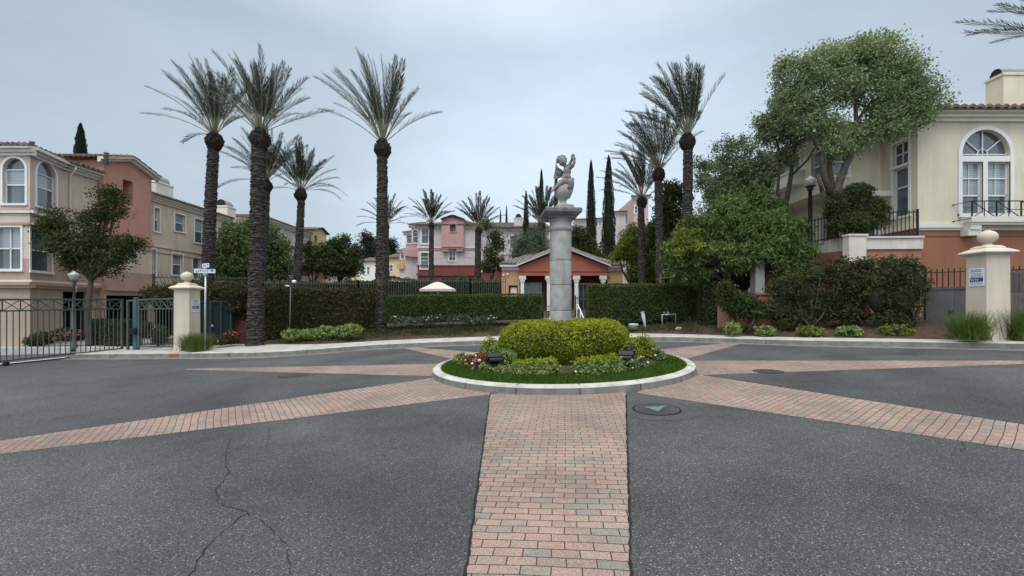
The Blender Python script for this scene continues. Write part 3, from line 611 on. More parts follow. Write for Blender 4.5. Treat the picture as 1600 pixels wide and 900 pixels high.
u = SP(879.5, 322); b.lathe([(.115, 0), (.12, .02), (.085, .05), (.07, .09), (.085, .13), (.14, .18), (.185, .25), (.198, .32), (.19, .39), (.16, .45), (.12, .48), (.02, .50)], (u.x, u.y, u.z), 28, M['urn']); part('urn', b, st)
b = MB()
def cap(p, r): b.tube(p, r, 10, M['statue']); b.ell(p[0], (r[0],)*3, M['statue'], 10, 7); b.ell(p[-1], (r[-1],)*3, M['statue'], 10, 7)
b.ell(SP(883, 285), (.125, .12, .10), M['statue']); b.ell(SP(885, 277), (.105, .10, .10), M['statue']); b.ell(SP(886, 268), (.095, .085, .10), M['statue'])
cap([SP(886, 265), SP(882, 257)], [.055, .045])
b.ell(SP(878.5, 252.5, -.02), (.088, .095, .105), M['statue'])                      # head
for i in range(26):                                                                  # curls
    aa = i*2.4; hh = 1-i/26*1.25; rr = math.sqrt(max(0, 1-hh*hh)); q = SP(877.5, 251)+Vector((math.cos(aa)*rr*.10, math.sin(aa)*rr*.10+.02, hh*.11)); b.ell(q, (.034, .034, .032), M['statue'], 7, 5)
b.ell(SP(883.5, 253.5, -.095), (.016, .02, .018), M['statue'], 6, 5); b.ell(SP(882, 256, -.08), (.03, .02, .014), M['statue'], 6, 5); b.ell(SP(880, 251, -.1), (.03, .012, .01), M['statue'], 6, 4)
cap([SP(888, 264), SP(893, 262.5, -.1), SP(896, 257, -.14), SP(895, 249, -.12)], [.045, .04, .034, .026])      # near arm
cap([SP(885, 265, .06), SP(889, 259, .0), SP(893, 251, -.06)], [.042, .036, .026])                              # far arm
b.ell(SP(894.3, 246.5, -.1), (.045, .04, .06), M['statue']); b.ell(SP(896.5, 251, -.12), (.035, .035, .03), M['statue']); b.ell(SP(893, 250, -.1), (.035, .03, .035), M['statue'])
for k in range(5): cap([SP(894+k*.9-2, 250, -.11+k*.01), SP(894.5+k*.8-2, 246.5-(k % 3)*.4, -.13+k*.012)], [.009, .007])
cap([SP(884, 286, -.05), SP(876, 288, -.14), SP(870, 293, -.14), SP(864, 299, -.12)], [.078, .070, .050, .032])  # long leg
cap([SP(864, 299, -.12), SP(860.5, 301.5, -.14)], [.03, .02])
cap([SP(887, 287, -.03), SP(891, 290, -.15), SP(888, 296, -.16), SP(884, 299, -.15)], [.075, .062, .045, .028])
# lidded drapery falling over the urn's right side
b.add([tuple(SP(x, y, d)) for x, y, d in ((890, 279, -.05), (897.5, 277.5, .0), (897, 290, -.03), (894.5, 301, -.02), (891, 309, .02), (887, 308, -.08), (889, 298, -.16), (886, 288, -.16))]+[tuple(SP(x-1.3, y, d+.1)) for x, y, d in ((890, 279, -.05), (897.5, 277.5, .0), (897, 290, -.03), (894.5, 301, -.02), (891, 309, .02), (887, 308, -.08), (889, 298, -.16), (886, 288, -.16))],
      [tuple(range(8)), tuple(range(8, 16))[::-1]]+[(i, 8+i, 8+(i+1) % 8, (i+1) % 8) for i in range(8)], M['statue'])
ob = part('figure', b, st)
md = ob.modifiers.new('weld', 'REMESH'); md.mode = 'VOXEL'; md.voxel_size = .011; md.use_smooth_shade = True
b = MB()
def wing(pts, dy, th=.035):
    n = len(pts); V = [tuple(SP(x, y, dy)) for x, y in pts]+[tuple(SP(x, y, dy+th)) for x, y in pts]
    b.add(V, [tuple(range(n)), tuple(range(n, 2*n))[::-1]]+[(i, n+i, n+(i+1) % n, (i+1) % n) for i in range(n)], M['statue'])
wing([(881, 270), (876, 264), (871, 262), (869, 253), (867.8, 265), (865.6, 273), (864.8, 276.5), (870, 278), (876, 276)], .06)
wing([(883, 268), (879, 262), (874, 259), (872, 256), (871, 266), (871, 274), (878, 274)], .14)
for k in range(5):
    q = [SP(880, 268+k*1.5, .05), SP(868+k*.6, 262+k*3.4, .05)]; b.tube(q, [.012, .006], 5, M['statue'])
part('wings', b, st)
# ------------------------------------------------------------------ palms
def palm(label, bx, tx, cy_, Y, Lpx, wpx, seed=1, nf=34, nl=36, spread=52, group='tall feather palms along the bank', wind=.32, extra=(), lw=None, boss=1.5, zb=None, lean=0.0):
    rng = np.random.default_rng(seed); rd = random.Random(seed)
    top = P(tx, cy_, Y); bxw = (bx-CX)/FX*Y; zb_ = hgt(bxw, Y)-.1 if zb is None else zb; base = Vector((bxw, Y, zb_)); r = wpx*.86/FX*Y/2; L0 = Lpx/FX*Y
    t = thing('palm_tree', base, label, 'palm tree', group)
    mb = MB(); n = 14; H = top.z-zb_; step = .095 if Y < 21 else .14; k = int(H/step)*2; V = []; ph = rng.uniform(0, 6, 6)
    for i in range(k+1):
        f = i/k; c = base.lerp(top, f)+Vector((math.sin(f*3+ph[0])*.05, 0, 0)); rr = r*(1.12-.22*f+.15*math.exp(-f*14)) 
        rr *= (1.10 if i % 2 else .95)*(1+.03*math.sin(i*.7+ph[1]))
        for q in range(n):
            a = 2*PI*q/n+(i//2 % 2)*PI/n; V.append((c.x+rr*math.cos(a)*(1+rng.normal(0, .06)), c.y+rr*math.sin(a)*(1+rng.normal(0, .06)), c.z+rng.normal(0, step*.32)))
    mb.add(V, [(i*n+q, i*n+(q+1) % n, (i+1)*n+(q+1) % n, (i+1)*n+q) for i in range(k) for q in range(n)], M['trunk'])
    part('trunk', mb, t)
    mb = MB(); R = r*(boss if Y < 30 else 1.12); prof = [(r*.95, -R*1.7), (R*.75, -R*1.5), (R*1.02, -R*.95), (R*1.05, -R*.5), (R*.82, R*.0), (R*.55, R*.45), (R*.3, R*.8)]
    V = []; m_ = 18
    for rr, z in prof:
        for q in range(m_): a = 2*PI*q/m_; g = 1+rng.normal(0, .07); V.append((top.x+rr*g*math.cos(a), top.y+rr*g*math.sin(a), top.z+z+rng.normal(0, R*.05)))
    mb.add(V, [(i*m_+q, i*m_+(q+1) % m_, (i+1)*m_+(q+1) % m_, (i+1)*m_+q) for i in range(len(prof)-1) for q in range(m_)], M['boss'])
    for i in range(90):                                # cut leaf bases
        a = rd.uniform(0, 2*PI); z = rd.uniform(-1.5, .3)*R; rr = R*float(np.interp(z/R, [-1.7, -1, -.5, 0, .5], [.6, 1, 1.03, .82, .5])); o = Vector((math.cos(a), math.sin(a), 0)); p = Vector((top.x, top.y, top.z+z))+o*rr*.93
        mb.obox(p+o*.02+Vector((0, 0, .03)), o*R*.05+Vector((0, 0, R*.12)), Vector((-o.y, o.x, 0))*R*.11, o*R*.05, M['boss'] if i % 5 else M['trunk'])
    part('boss', mb, t)
    mb = MB(); ns = 12; s = np.linspace(0, 1, ns+1)
    specs = []
    for i in range(nf):
        u = (i+.5)/nf; th = math.radians(spread)*(u**.8)+rng.normal(0, .05); specs.append((th, i*2.39996+rng.normal(0, .2), L0*rng.uniform(.86, 1.08)*(1-.12*u), .38+.30*u))
    for e_ in extra: specs.append((math.radians(e_[0]), math.radians(e_[1]), L0*e_[2], e_[3]))
    lw = lw or (max(.017, .0011*Y) if Y < 30 else .07)
    for th, az, LL, dr in specs:
        p = np.zeros((ns+1, 3)); T = np.zeros((ns+1, 3)); h = np.array([math.cos(az), math.sin(az), 0.0])
        for j in range(ns+1):
            a = min(th+dr*(s[j]**1.6)*(.25+math.sin(min(th, PI/2))), 2.3); d = h*math.sin(a)+np.array([0, 0, math.cos(a)])
            d = d+np.array([-lean-wind*(s[j]**1.5), 0, 0]); d /= np.linalg.norm(d); T[j] = d
            if j: p[j] = p[j-1]+(T[j-1]+T[j])/2*LL/ns
        p = p+np.array(top)+h*R*.25*math.sin(th)+np.array([0, 0, R*.25])
        rw = .022*L0/3
        mb.tube([Vector(q) for q in p], [max(.006, rw*(1-.85*x)) for x in s], 3, M['rachis'], cap=False, smooth=False)
        N_ = nl; ss = np.linspace(.27, 1.0, N_); pos = np.stack([np.interp(ss, s, p[:, k]) for k in range(3)], 1); tt = np.stack([np.interp(ss, s, T[:, k]) for k in range(3)], 1)
        side = np.cross(tt, np.array([0, 0, 1.0])+h*.3); side /= np.linalg.norm(side, axis=1, keepdims=True)+1e-6; up = np.cross(side, tt)
        ll = L0*.155*np.interp(ss, [.2, .4, .6, .85, 1], [.3, .85, 1.0, .75, .42])
        for sg in (-1, 1):
            fwd = np.interp(ss, [.2, 1], [.85, 1.4])[:, None]
            d = tt*fwd+side*sg*.55+up*.22+rng.normal(0, .13, (N_, 3)); d[:, 0] -= wind*.35; d[:, 2] -= .10; d /= np.linalg.norm(d, axis=1, keepdims=True)
            l = (ll*rng.uniform(.75, 1.15, N_))[:, None]; tip = pos+d*l; w_ = np.cross(d, up); w_ /= np.linalg.norm(w_, axis=1, keepdims=True)+1e-6; w_ = w_*lw
            mid = pos+d*l*.45; V = np.stack([pos-w_*.3, mid-w_*.5, tip, mid+w_*.5], 1).reshape(-1, 3)
            mb.add(V, np.arange(4*N_, dtype=np.int32).reshape(N_, 4), M['palm'])
    part('crown', mb, t); return t
palm('tall palm behind the left pillar, its fronds reaching furthest left', 322, 335, 214, 19, 106, 19, 1, 40, 56, 42, boss=1.45, lean=.06, extra=((58, 178, 1.12, .5), (48, 160, 1.1, .4), (70, 150, .8, .7)))
palm('thickest and nearest palm, ragged trunk rising from the bark bed by the street sign', 396, 407, 210, 16.4, 116, 24, 2, 44, 60, 42, boss=1.32, extra=((62, 10, .95, .3), (50, 170, 1.15, .1)))
palm('lone tall palm in the gap between the left hedges', 592, 598, 226, 19, 126, 19, 3, 42, 56, 37, lean=.05, extra=((46, 172, .95, .5), (50, 5, .8, .6)))
palm('palm with drooping fronds partly hidden behind the thickest palm', 405, 415, 285, 24, 86, 14, 4, 40, 46, 52, extra=((80, 180, .9, .8),))
palm('shorter palm with arching fronds right of the thickest palm', 462, 470, 300, 25, 76, 13, 5, 38, 46, 56, wind=.1, extra=((70, 0, 1.0, 1.0), (75, 20, .8, .9), (72, 180, .8, .9)))
far = 'small distant palms before the pink block'
palm('distant palm whose crown shows behind the lone tall palm trunk', 606, 604, 352, 42, 48, 9, 6, 26, 30, 62, far, .0, extra=((75, 175, 1.0, .6), (75, 5, 1.0, .8)))
palm('distant palm in front of the pink block left bay', 675, 674, 350, 41, 50, 9, 7, 28, 30, 62, far, .0)
palm('distant palm with thicker trunk in front of the pink block middle', 746, 748, 358, 40, 52, 11, 8, 28, 30, 60, far, .0, extra=((80, 0, 1.0, .6),))
palm('palm crown showing just left of the stone column', 845, 845, 352, 38, 62, 12, 9, 30, 34, 50, far, .05)
rg_ = 'windswept palms right of the column'
palm('tallest palm right of the column with fat dark boss and windswept fronds', 1070, 1074, 216, 20, 112, 17, 10, 38, 60, 34, rg_, .46, extra=((28, 5, 1.0, -.1), (50, 170, .9, .3), (60, 160, .8, .3), (55, 190, .7, .5), (40, 15, .45, 0)), boss=1.55, lean=.12)
palm('middle windswept palm just left of the tallest one', 1030, 1029, 268, 22, 96, 14, 11, 36, 50, 42, rg_, .42, extra=((60, 175, .85, .5), (50, 170, .9, .5)), lean=.14)
palm('lowest windswept palm beside the tall cypress', 1002, 1003, 312, 24, 80, 12, 12, 34, 46, 46, rg_, .35, extra=((60, 175, .8, .6), (62, 15, .6, .4)), lean=.12)
palm('palm mostly outside the frame, frond tips entering at the top right corner', 1730, 1705, 62, 12, 150, 22, 13, 24, 50, 55, None, .35, extra=((80, 180, 1.38, .10), (66, 183, 1.05, .2), (82, 176, 1.2, .1)))
# ------------------------------------------------------------------ cypresses
def cypress(label, px, ytop, ybot, wpx, Y, seed, n=9000, group='slim dark cypresses'):
    c0 = P(px, ybot, Y); top = P(px, ytop, Y); R = wpx/FX*Y/2; H = top.z-c0.z; rng = np.random.default_rng(seed)
    t = thing('cypress_tree', (c0.x, c0.y, c0.z), label, 'cypress', group)
    a = MB(); a.tube([(c0.x, c0.y, c0.z-.5), (c0.x, c0.y, c0.z+H*.5)], [R*.25, R*.1], 7, M['bark']); part('trunk', a, t)
    f = rng.uniform(0, 1, n)**1.15; an = rng.uniform(0, 2*PI, n); prof = np.interp(f, [0, .08, .3, .6, .85, .96, 1], [.75, 1, .96, .74, .42, .2, .02])
    rr = R*prof*(1+.10*np.sin(an*3+f*23)+.08*np.sin(an*5-f*41)+rng.normal(0, .06, n)); C = np.stack([c0.x+rr*np.cos(an)+.0*f, c0.y+rr*np.sin(an), c0.z+f*H], 1)
    b = MB(); V, F = leaf_quads(C, max(.10, R*.26), .35, rng=rng, droop=-1.6); b.add(V, F, M['leaf_cyp'])
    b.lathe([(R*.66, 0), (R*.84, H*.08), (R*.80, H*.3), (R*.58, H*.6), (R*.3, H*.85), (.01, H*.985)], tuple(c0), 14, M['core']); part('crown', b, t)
cypress('left one of the two tallest cypresses right of the column', 923.5, 250, 410, 16, 48, 1)
cypress('right and wider one of the two tallest cypresses right of the column', 951, 243, 412, 20, 46, 2)
cypress('cypress spire rising through the palm crown left of the column', 846, 264, 400, 12, 44, 3)
cypress('cypress just behind the column, seen through the statue gap', 869, 254, 400, 9, 46, 4, 6000)
cypress('short cypress left of the palm crown beside the column', 822, 298, 400, 11, 44, 5, 6000)
cypress('thin far cypress above the pink block roof, left one', 782, 327, 390, 5, 75, 6, 2500)
cypress('thin far cypress above the pink block roof, right one', 791.5, 321, 390, 6, 75, 7, 2500)
cypress('cypress standing behind the left apartment block roof', 126, 192, 260, 15, 34, 8, 8000)
# ------------------------------------------------------------------ hedges and beds
hedge('hedge', 'dark reddish hedge between the thickest palm and the lone palm', [P(388, 0, 18.0)[:2], P(592, 0, 19.3)[:2]], 1.2, lambda x: hgt(x, 18.6)-.1, lambda x: float(np.interp(x, [-11.2, -6.0], [2.12, 2.02])), 650, .085, M['leaf_red'], 3, .07, 'hedges along the bank')
hedge('hedge', 'long green clipped hedge between the lone palm and the column', [P(601, 0, 19.3)[:2], P(720, 0, 19.8)[:2], P(847, 0, 19.8)[:2]], 1.0, lambda x: hgt(x, 19.5)+.25, lambda x: 1.86+.014*x, 900, .065, M['leaf_hedge'], 4, .03, 'hedges along the bank')
hedge('hedge', 'tall green clipped hedge right of the column', [P(918, 0, 18.6)[:2], P(1092, 0, 17.6)[:2]], 1.1, lambda x: hgt(x, 18.1)+.1, lambda x: 2.26, 900, .065, M['leaf_hedge'], 5, .03, 'hedges along the bank')
hedge('hedge', 'shaded end block of hedge under the broad tree', [P(1094, 0, 16.6)[:2], P(1122, 0, 16.4)[:2]], 1.1, lambda x: hgt(x, 16.5)-.1, lambda x: 2.15, 900, .07, M['leaf_dark'], 6, .06, 'hedges along the bank')
hedge('hedge', 'dark tall hedge far behind the tan fence under the broad tree', [P(1000, 0, 28)[:2], P(1200, 0, 28)[:2]], 1.5, lambda x: .8, lambda x: 4.1, 160, .16, M['leaf_dark'], 12, .15)
hedge('hedge', 'dark shaded hedge behind the pool fence before the pink block', [P(540, 0, 31)[:2], P(786, 0, 31)[:2]], 1.2, lambda x: .9, lambda x: 3.1+.15*math.sin(x*1.3), 160, .15, M['leaf_dark'], 13, .12)
hedge('hedge', 'dark shaded hedge behind the pool fence left of the lone palm', [P(398, 0, 27)[:2], P(536, 0, 29)[:2]], 1.2, lambda x: .5, lambda x: 2.75, 160, .15, M['leaf_dark'], 14, .12)
def patch(name, label, cat, lobes, n, size, m, seed, **kw): return shrub(name, label, cat, lobes, n, size, m, seed, **kw)
def sh(px, py, r, Y, rz=None, dy=.35): c = P(px, py, Y); q = r/FX*Y; return (tuple(c), (q, max(q*.6, .3), (rz or r)/FX*Y))
shrub('shrub', 'loose reddish shrub spilling over behind the left pillar', 'shrub', [sh(250, 462, 26, 17.6, 16), sh(290, 458, 24, 17.8, 16), sh(330, 460, 28, 17.4, 20), sh(362, 466, 26, 17.4, 24), sh(352, 486, 22, 17.6, 20), sh(372, 500, 14, 17.7, 18)], 16000, .10, M['leaf_red'], 31, cr=.10, clump=14, shell=.75)
# low plants on the bark bed
low = [(458, 523, 16, 8, 'at the left end of the pale clump row'), (484, 522, 14, 7, 'second in the pale clump row'), (508, 519, 18, 8, 'in the middle of the pale clump row'), (536, 518, 14, 8, 'fourth in the pale clump row'), (550, 515, 15, 8, 'at the right end of the pale clump row')]
for i, (px, py, rx, rz, wh) in enumerate(low): shrub('ground_cover_plant', 'pale green leafy clump '+wh, 'plant', [sh(px, py, rx, 16.8, rz)], 1300, .10, M['leaf_var'], 70+i, group='pale clumps in the left bed', core=.7)
low = [(1144, 513, 11, 9, 13.9, 'left of the salmon wall corner, first of the row'), (1196, 517, 12, 7, 13.6, 'under the espalier, second of the row'), (1266, 518, 17, 8, 13.0, 'third of the row'), (1326, 518, 14, 8, 12.6, 'fourth of the row'), (1400, 517, 24, 9, 12.2, 'widest and last of the row')]
for i, (px, py, rx, rz, Y, wh) in enumerate(low): shrub('ground_cover_plant', 'yellow green clump '+wh, 'plant', [sh(px, py, rx, Y, rz)], 1100, .075, M['leaf_var'] if i in (0, 1, 3) else M['leaf_yellow'], 80+i, group='clumps along the right kerb', core=.7)
shrub('flowering_plant', 'dark red leaved plant with pink blooms behind the street sign', 'flowers', [sh(360, 527, 13, 16.4, 9), sh(345, 533, 8, 16.0, 5)], 1000, .09, M['leaf_red'], 90, fl=[(M['petal_p'], 60, .07)], core=.6)
rgx = np.random.default_rng(50); mb = MB(); n = 900; X = rgx.uniform(-9.5, 9, n); C = []
for x in X:
    y = kerbY(x)+.4+walkW(x)+rgx.uniform(0, 3.0)**1.0; 
    if -.5 < x < 4.2 and y > 18: continue
    k = rgx.integers(18, 60); c = np.array([x, y, hgt(x, y)+.04]); C.append(c+rgx.normal(0, 1, (k, 3))*np.array([.16, .16, .055]))
C = np.concatenate(C); V, F = leaf_quads(C, .06, .5, rng=rgx); mb.add(V, F, M['leaf_dark']); solo('ground_cover', mb, (0, 16, 0), label='sparse dark green creeping plants over the bark bed', cat='ground cover', kind='stuff')
for i, (x0, x1, y_, wh) in enumerate(((610, 690, 503, 'right of the lone palm'), (700, 775, 502, 'left of the round island hedge'), (975, 1035, 503, 'below the right hedge'), (1058, 1110, 506, 'beside the backflow pipes'))):
    k = int((x1-x0)/12); lo = [sh(x0+(x1-x0)*(j+.5)/k, y_-rgx.uniform(0, 6), 8+rgx.uniform(0, 4), 18.2-(.9 if x0 > 1000 else 0), 7) for j in range(k)]
    shrub('shrub', 'loose grey green rose shrub row '+wh, 'shrub', lo, 1700, .085, M['leaf_rose'], 100+i, fl=[(M['petal_w'], 14, .07)], core=.0, shell=.3, group='loose rose shrubs under the hedges')
def tuft(label, px, py, Y, r, h, n, seed):
    c = P(px, py, Y); rng = np.random.default_rng(seed); C = rng.normal(0, r*.45, (n, 3)); C[:, 2] = 0; C += np.array(c); mb = MB(); blades(mb, C, h, .014, M['tuft'], rng, .38)
    solo('grass_tuft', mb, c, label=label, cat='ornamental grass', group='grass tufts at the pillars')
tuft('yellow green grass tuft at the foot of the left pillar', 306, 547, 14.75, .36, .55, 1500, 1)
tuft('tall grass tuft left of the right pillar', 1515, 531, 10.6, .30, .66, 1100, 2)
tuft('tall grass tuft right of the right pillar', 1596, 530, 10.6, .32, .72, 1100, 3)
# ------------------------------------------------------------------ trees
bt = 'background trees'
tree('small_tree', 'dark small tree with crooked limbs in front of the left apartment block', 'tree', (P(140, 0, 18.4).x, 18.4, -.4), [pl(88, 345, 24, 18.4), pl(75, 362, 18, 18.4), pl(150, 345, 24, 18.2), pl(170, 305, 20, 18.4), pl(178, 325, 18, 18.2), pl(110, 385, 30, 18.2), pl(150, 385, 30, 18.6), pl(192, 390, 24, 18.3), pl(178, 415, 18, 18.2), pl(115, 410, 20, 18.6), pl(210, 380, 14, 18.4), pl(150, 420, 16, 18.4)],
     17000, .12, M['leaf_dark'], .11, 5, fork=.62, clump=0, shell=.2, subs=12, rs=(.25, .42), flat=.7, fuzz=.09)
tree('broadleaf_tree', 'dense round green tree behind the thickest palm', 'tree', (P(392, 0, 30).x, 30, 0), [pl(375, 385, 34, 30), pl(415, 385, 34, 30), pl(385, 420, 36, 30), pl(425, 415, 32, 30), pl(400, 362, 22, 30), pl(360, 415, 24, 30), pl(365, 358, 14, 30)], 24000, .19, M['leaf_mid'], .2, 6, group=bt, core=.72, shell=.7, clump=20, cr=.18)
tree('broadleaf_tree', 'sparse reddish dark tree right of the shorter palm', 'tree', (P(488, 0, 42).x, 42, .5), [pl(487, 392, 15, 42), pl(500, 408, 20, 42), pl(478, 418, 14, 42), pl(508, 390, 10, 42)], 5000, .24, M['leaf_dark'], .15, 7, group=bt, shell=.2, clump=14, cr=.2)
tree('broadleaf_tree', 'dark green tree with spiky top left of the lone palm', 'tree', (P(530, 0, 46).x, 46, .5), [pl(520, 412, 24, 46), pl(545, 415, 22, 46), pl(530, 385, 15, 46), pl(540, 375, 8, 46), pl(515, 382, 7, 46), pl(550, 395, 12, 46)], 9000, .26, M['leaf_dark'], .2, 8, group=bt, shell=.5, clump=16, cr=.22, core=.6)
for i, (px, py, r, wh) in enumerate(((572, 376, 12, 'on the skyline left of the lone palm, taller one'), (584, 384, 12, 'on the skyline touching the lone palm trunk'), (562, 395, 11, 'on the skyline left of the lone palm, lower one'), (613, 384, 9, 'on the skyline right of the lone palm trunk'), (650, 392, 9, 'on the skyline beside the pink block'))):
    tree('conifer_tree', 'far dark conifer '+wh, 'tree', (P(px, 0, 95).x, 95, 2), [pl(px, py, r, 95), pl(px+3, py+r*1.6, r*1.1, 95), pl(px-4, py-r*.8, r*.5, 95), pl(px-2, py+r*3, r*1.3, 95)], 2600, .5, M['leaf_cyp'], .3, 30+i, group='far conifers on the skyline', clump=14, cr=.5, shell=.3, core=.5)
tree('broadleaf_tree', 'wispy dark tree in front of the pink block right half', 'tree', (P(765, 0, 37).x, 37, .8), [pl(775, 372, 12, 37), pl(768, 395, 12, 37), pl(780, 385, 8, 37), pl(762, 415, 12, 37), pl(778, 410, 10, 37), pl(762, 350, 8, 37), pl(786, 420, 8, 37)], 4200, .20, M['leaf_dark'], .1, 9, group=bt, shell=.1, clump=12, cr=.2)
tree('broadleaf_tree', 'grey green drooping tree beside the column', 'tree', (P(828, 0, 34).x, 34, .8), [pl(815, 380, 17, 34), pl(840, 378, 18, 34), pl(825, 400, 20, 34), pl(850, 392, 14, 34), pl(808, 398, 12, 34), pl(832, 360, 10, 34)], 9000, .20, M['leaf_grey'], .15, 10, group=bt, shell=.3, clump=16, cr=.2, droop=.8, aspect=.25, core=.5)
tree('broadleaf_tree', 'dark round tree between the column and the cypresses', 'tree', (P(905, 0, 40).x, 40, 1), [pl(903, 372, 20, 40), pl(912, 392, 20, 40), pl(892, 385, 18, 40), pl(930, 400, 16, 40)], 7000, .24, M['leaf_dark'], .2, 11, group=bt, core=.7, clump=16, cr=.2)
tree('broadleaf_tree', 'bright yellow green bushy tree beside the wide cypress', 'tree', (P(985, 0, 27).x, 27, .8), [pl(990, 372, 20, 27), pl(978, 392, 15, 27), pl(1003, 395, 24, 27), pl(1003, 422, 22, 27), pl(1012, 370, 16, 27), pl(965, 402, 9, 27)], 17000, .16, M['leaf_yellow'], .15, 12, group=bt, core=.65, clump=18, cr=.16)
tree('broadleaf_tree', 'dark glossy tree between the middle palm and the tallest palm', 'tree', (P(1050, 0, 24).x, 24, .8), [pl(1048, 300, 18, 24), pl(1040, 325, 20, 24), pl(1058, 345, 24, 24), pl(1035, 365, 24, 24), pl(1052, 385, 26, 24), pl(1066, 310, 12, 24)], 12000, .17, M['leaf_dark'], .15, 13, group=bt, clump=18, cr=.16, shell=.4, core=.45)
tree('broadleaf_tree', 'tall airy tree rising behind the broad umbrella leaf tree', 'tree', (P(1135, 0, 20.5).x, 20.5, .8), [pl(1128, 235, 20, 20.5), pl(1165, 232, 20, 20.5), pl(1195, 250, 18, 20.5), pl(1205, 280, 18, 20.5), pl(1115, 265, 22, 20.5), pl(1150, 265, 26, 20.5), pl(1180, 265, 22, 20.5), pl(1100, 290, 20, 20.5), pl(1135, 295, 26, 20.5), pl(1170, 295, 26, 20.5), pl(1108, 330, 26, 20.5), pl(1145, 320, 26, 20.5), pl(1120, 300, 20, 20.5), pl(1090, 255, 10, 20.5)],
     23000, .12, M['leaf_airy'], .12, 14, clump=0, shell=.1, subs=9, rs=(.20, .38), flat=.9, fuzz=.12, mixf=.25)
tree('broadleaf_tree', 'broad umbrella leaf tree with drooping leaflets over the salmon wall', 'tree', (P(1165, 0, 17).x, 17, .6), [pl(1135, 332, 26, 17), pl(1180, 318, 26, 17.2), pl(1150, 345, 28, 16.8), pl(1100, 360, 28, 16.8), pl(1078, 350, 12, 16.8), pl(1245, 360, 18, 16.4), pl(1262, 395, 14, 15.6), pl(1145, 370, 36, 16.4), pl(1195, 360, 34, 16.4), pl(1070, 392, 30, 16.6), pl(1110, 405, 28, 16), pl(1155, 400, 28, 15.8), pl(1200, 395, 30, 15.8), pl(1235, 388, 24, 15.8), pl(1240, 410, 18, 15.6), pl(1060, 415, 22, 16.4), pl(1075, 370, 18, 16.8), pl(1215, 330, 16, 17), pl(1090, 430, 16, 16.2)],
     56000, .21, M['leaf_mid'], .16, 15, clump=0, shell=.5, droop=.9, aspect=.22, core=.5, subs=16, rs=(.26, .46), flat=.7, fuzz=.07, mixf=.22)
shrub('broadleaf_shrub', 'fresh yellow green shoots bulging from the left side of the broad umbrella leaf tree', 'shrub', [pl(1072, 372, 17, 16.1), pl(1085, 388, 15, 16.0), pl(1060, 390, 15, 16.1)], 4200, .19, M['leaf_yellow'], 19, core=.5, aspect=.24, droop=.8, clump=0, subs=10, fuzz=.06, mixf=.2, shell=.5)
T = thing('broadleaf_tree', (P(1232, 0, 17.6).x, 17.6, 2.2), 'slim dark tree rising left of the big pale crown', 'tree')
lo = [pl(1215, 195, 24, 17.6), pl(1225, 165, 22, 17.6), pl(1200, 215, 18, 17.6), pl(1240, 215, 18, 17.6), pl(1230, 245, 16, 17.6), pl(1190, 190, 12, 17.6), pl(1250, 190, 20, 17.6)]
a = MB(); a.tube([P(1222, 385, 17.6), P(1226, 330, 17.6), P(1235, 280, 17.6), P(1243, 225, 17.6), P(1240, 180, 17.6)], [.13, .11, .09, .06, .03], 8, M['bark']); a.tube([P(1228, 360, 17.6), P(1215, 300, 17.6), P(1219, 240, 17.6), P(1208, 200, 17.6)], [.08, .06, .05, .02], 7, M['bark'])
a.tube([P(1236, 275, 17.6), P(1262, 250, 17.5), P(1275, 228, 17.4), P(1285, 215, 17.4)], [.05, .04, .03, .02], 6, M['bark']); part('trunk', a, T)
b = MB(); foliage(b, lo, 16000, .105, M['leaf_airy'], 16, shell=.2, clump=0, subs=14, rs=(.22, .4), flat=.8, fuzz=.12); part('crown', b, T)
Yt = 15.4
T = thing('broadleaf_tree', (P(1318, 0, Yt).x, Yt, 3.4), 'big pale green tree with wide airy crown overhanging the cream house', 'tree')
lo = [pl(1245, 120, 34, Yt), pl(1290, 100, 34, Yt), pl(1335, 90, 32, Yt), pl(1375, 90, 34, Yt), pl(1410, 110, 32, Yt), pl(1440, 140, 26, Yt), pl(1455, 165, 20, Yt), pl(1235, 155, 26, Yt), pl(1275, 145, 32, Yt), pl(1320, 140, 30, Yt), pl(1365, 140, 34, Yt), pl(1405, 155, 32, Yt), pl(1430, 180, 24, Yt), pl(1265, 185, 26, Yt), pl(1300, 200, 26, Yt, None, 22), pl(1375, 185, 28, Yt), pl(1345, 75, 18, Yt), pl(1380, 70, 16, Yt), pl(1395, 205, 22, Yt), pl(1350, 215, 20, Yt), pl(1300, 232, 24, Yt, None, 18), pl(1335, 232, 14, Yt), pl(1225, 105, 18, Yt)]
a = MB(); B_ = lambda pts, rr: a.tube([P(x, y, Yt+d) for x, y, d in pts], rr, 8, M['bark'])
B_([(1300, 372, 0), (1302, 330, 0), (1306, 300, 0), (1320, 262, 0), (1333, 235, 0), (1338, 195, 0), (1336, 150, .1), (1333, 110, .1)], [.17, .15, .14, .12, .10, .075, .05, .02])
B_([(1300, 310, 0), (1288, 275, -.1), (1284, 240, 0), (1290, 190, 0), (1285, 140, 0)], [.12, .10, .09, .05, .02]); B_([(1302, 305, 0), (1296, 262, .2), (1298, 222, .2), (1308, 170, .2)], [.10, .09, .07, .03])
B_([(1334, 228, 0), (1350, 212, -.2), (1372, 200, -.3), (1400, 175, -.3), (1430, 155, -.2)], [.085, .07, .055, .035, .015]); B_([(1338, 190, 0), (1360, 160, 0), (1385, 120, 0)], [.06, .04, .015]); B_([(1284, 245, 0), (1262, 200, 0), (1240, 150, 0)], [.06, .04, .015]); B_([(1290, 180, 0), (1265, 140, 0), (1250, 110, 0)], [.04, .03, .012])
B_([(1285, 300, 0), (1277, 272, 0)], [.07, .05]); B_([(1310, 300, 0), (1309, 270, 0)], [.05, .04]); part('trunk', a, T)
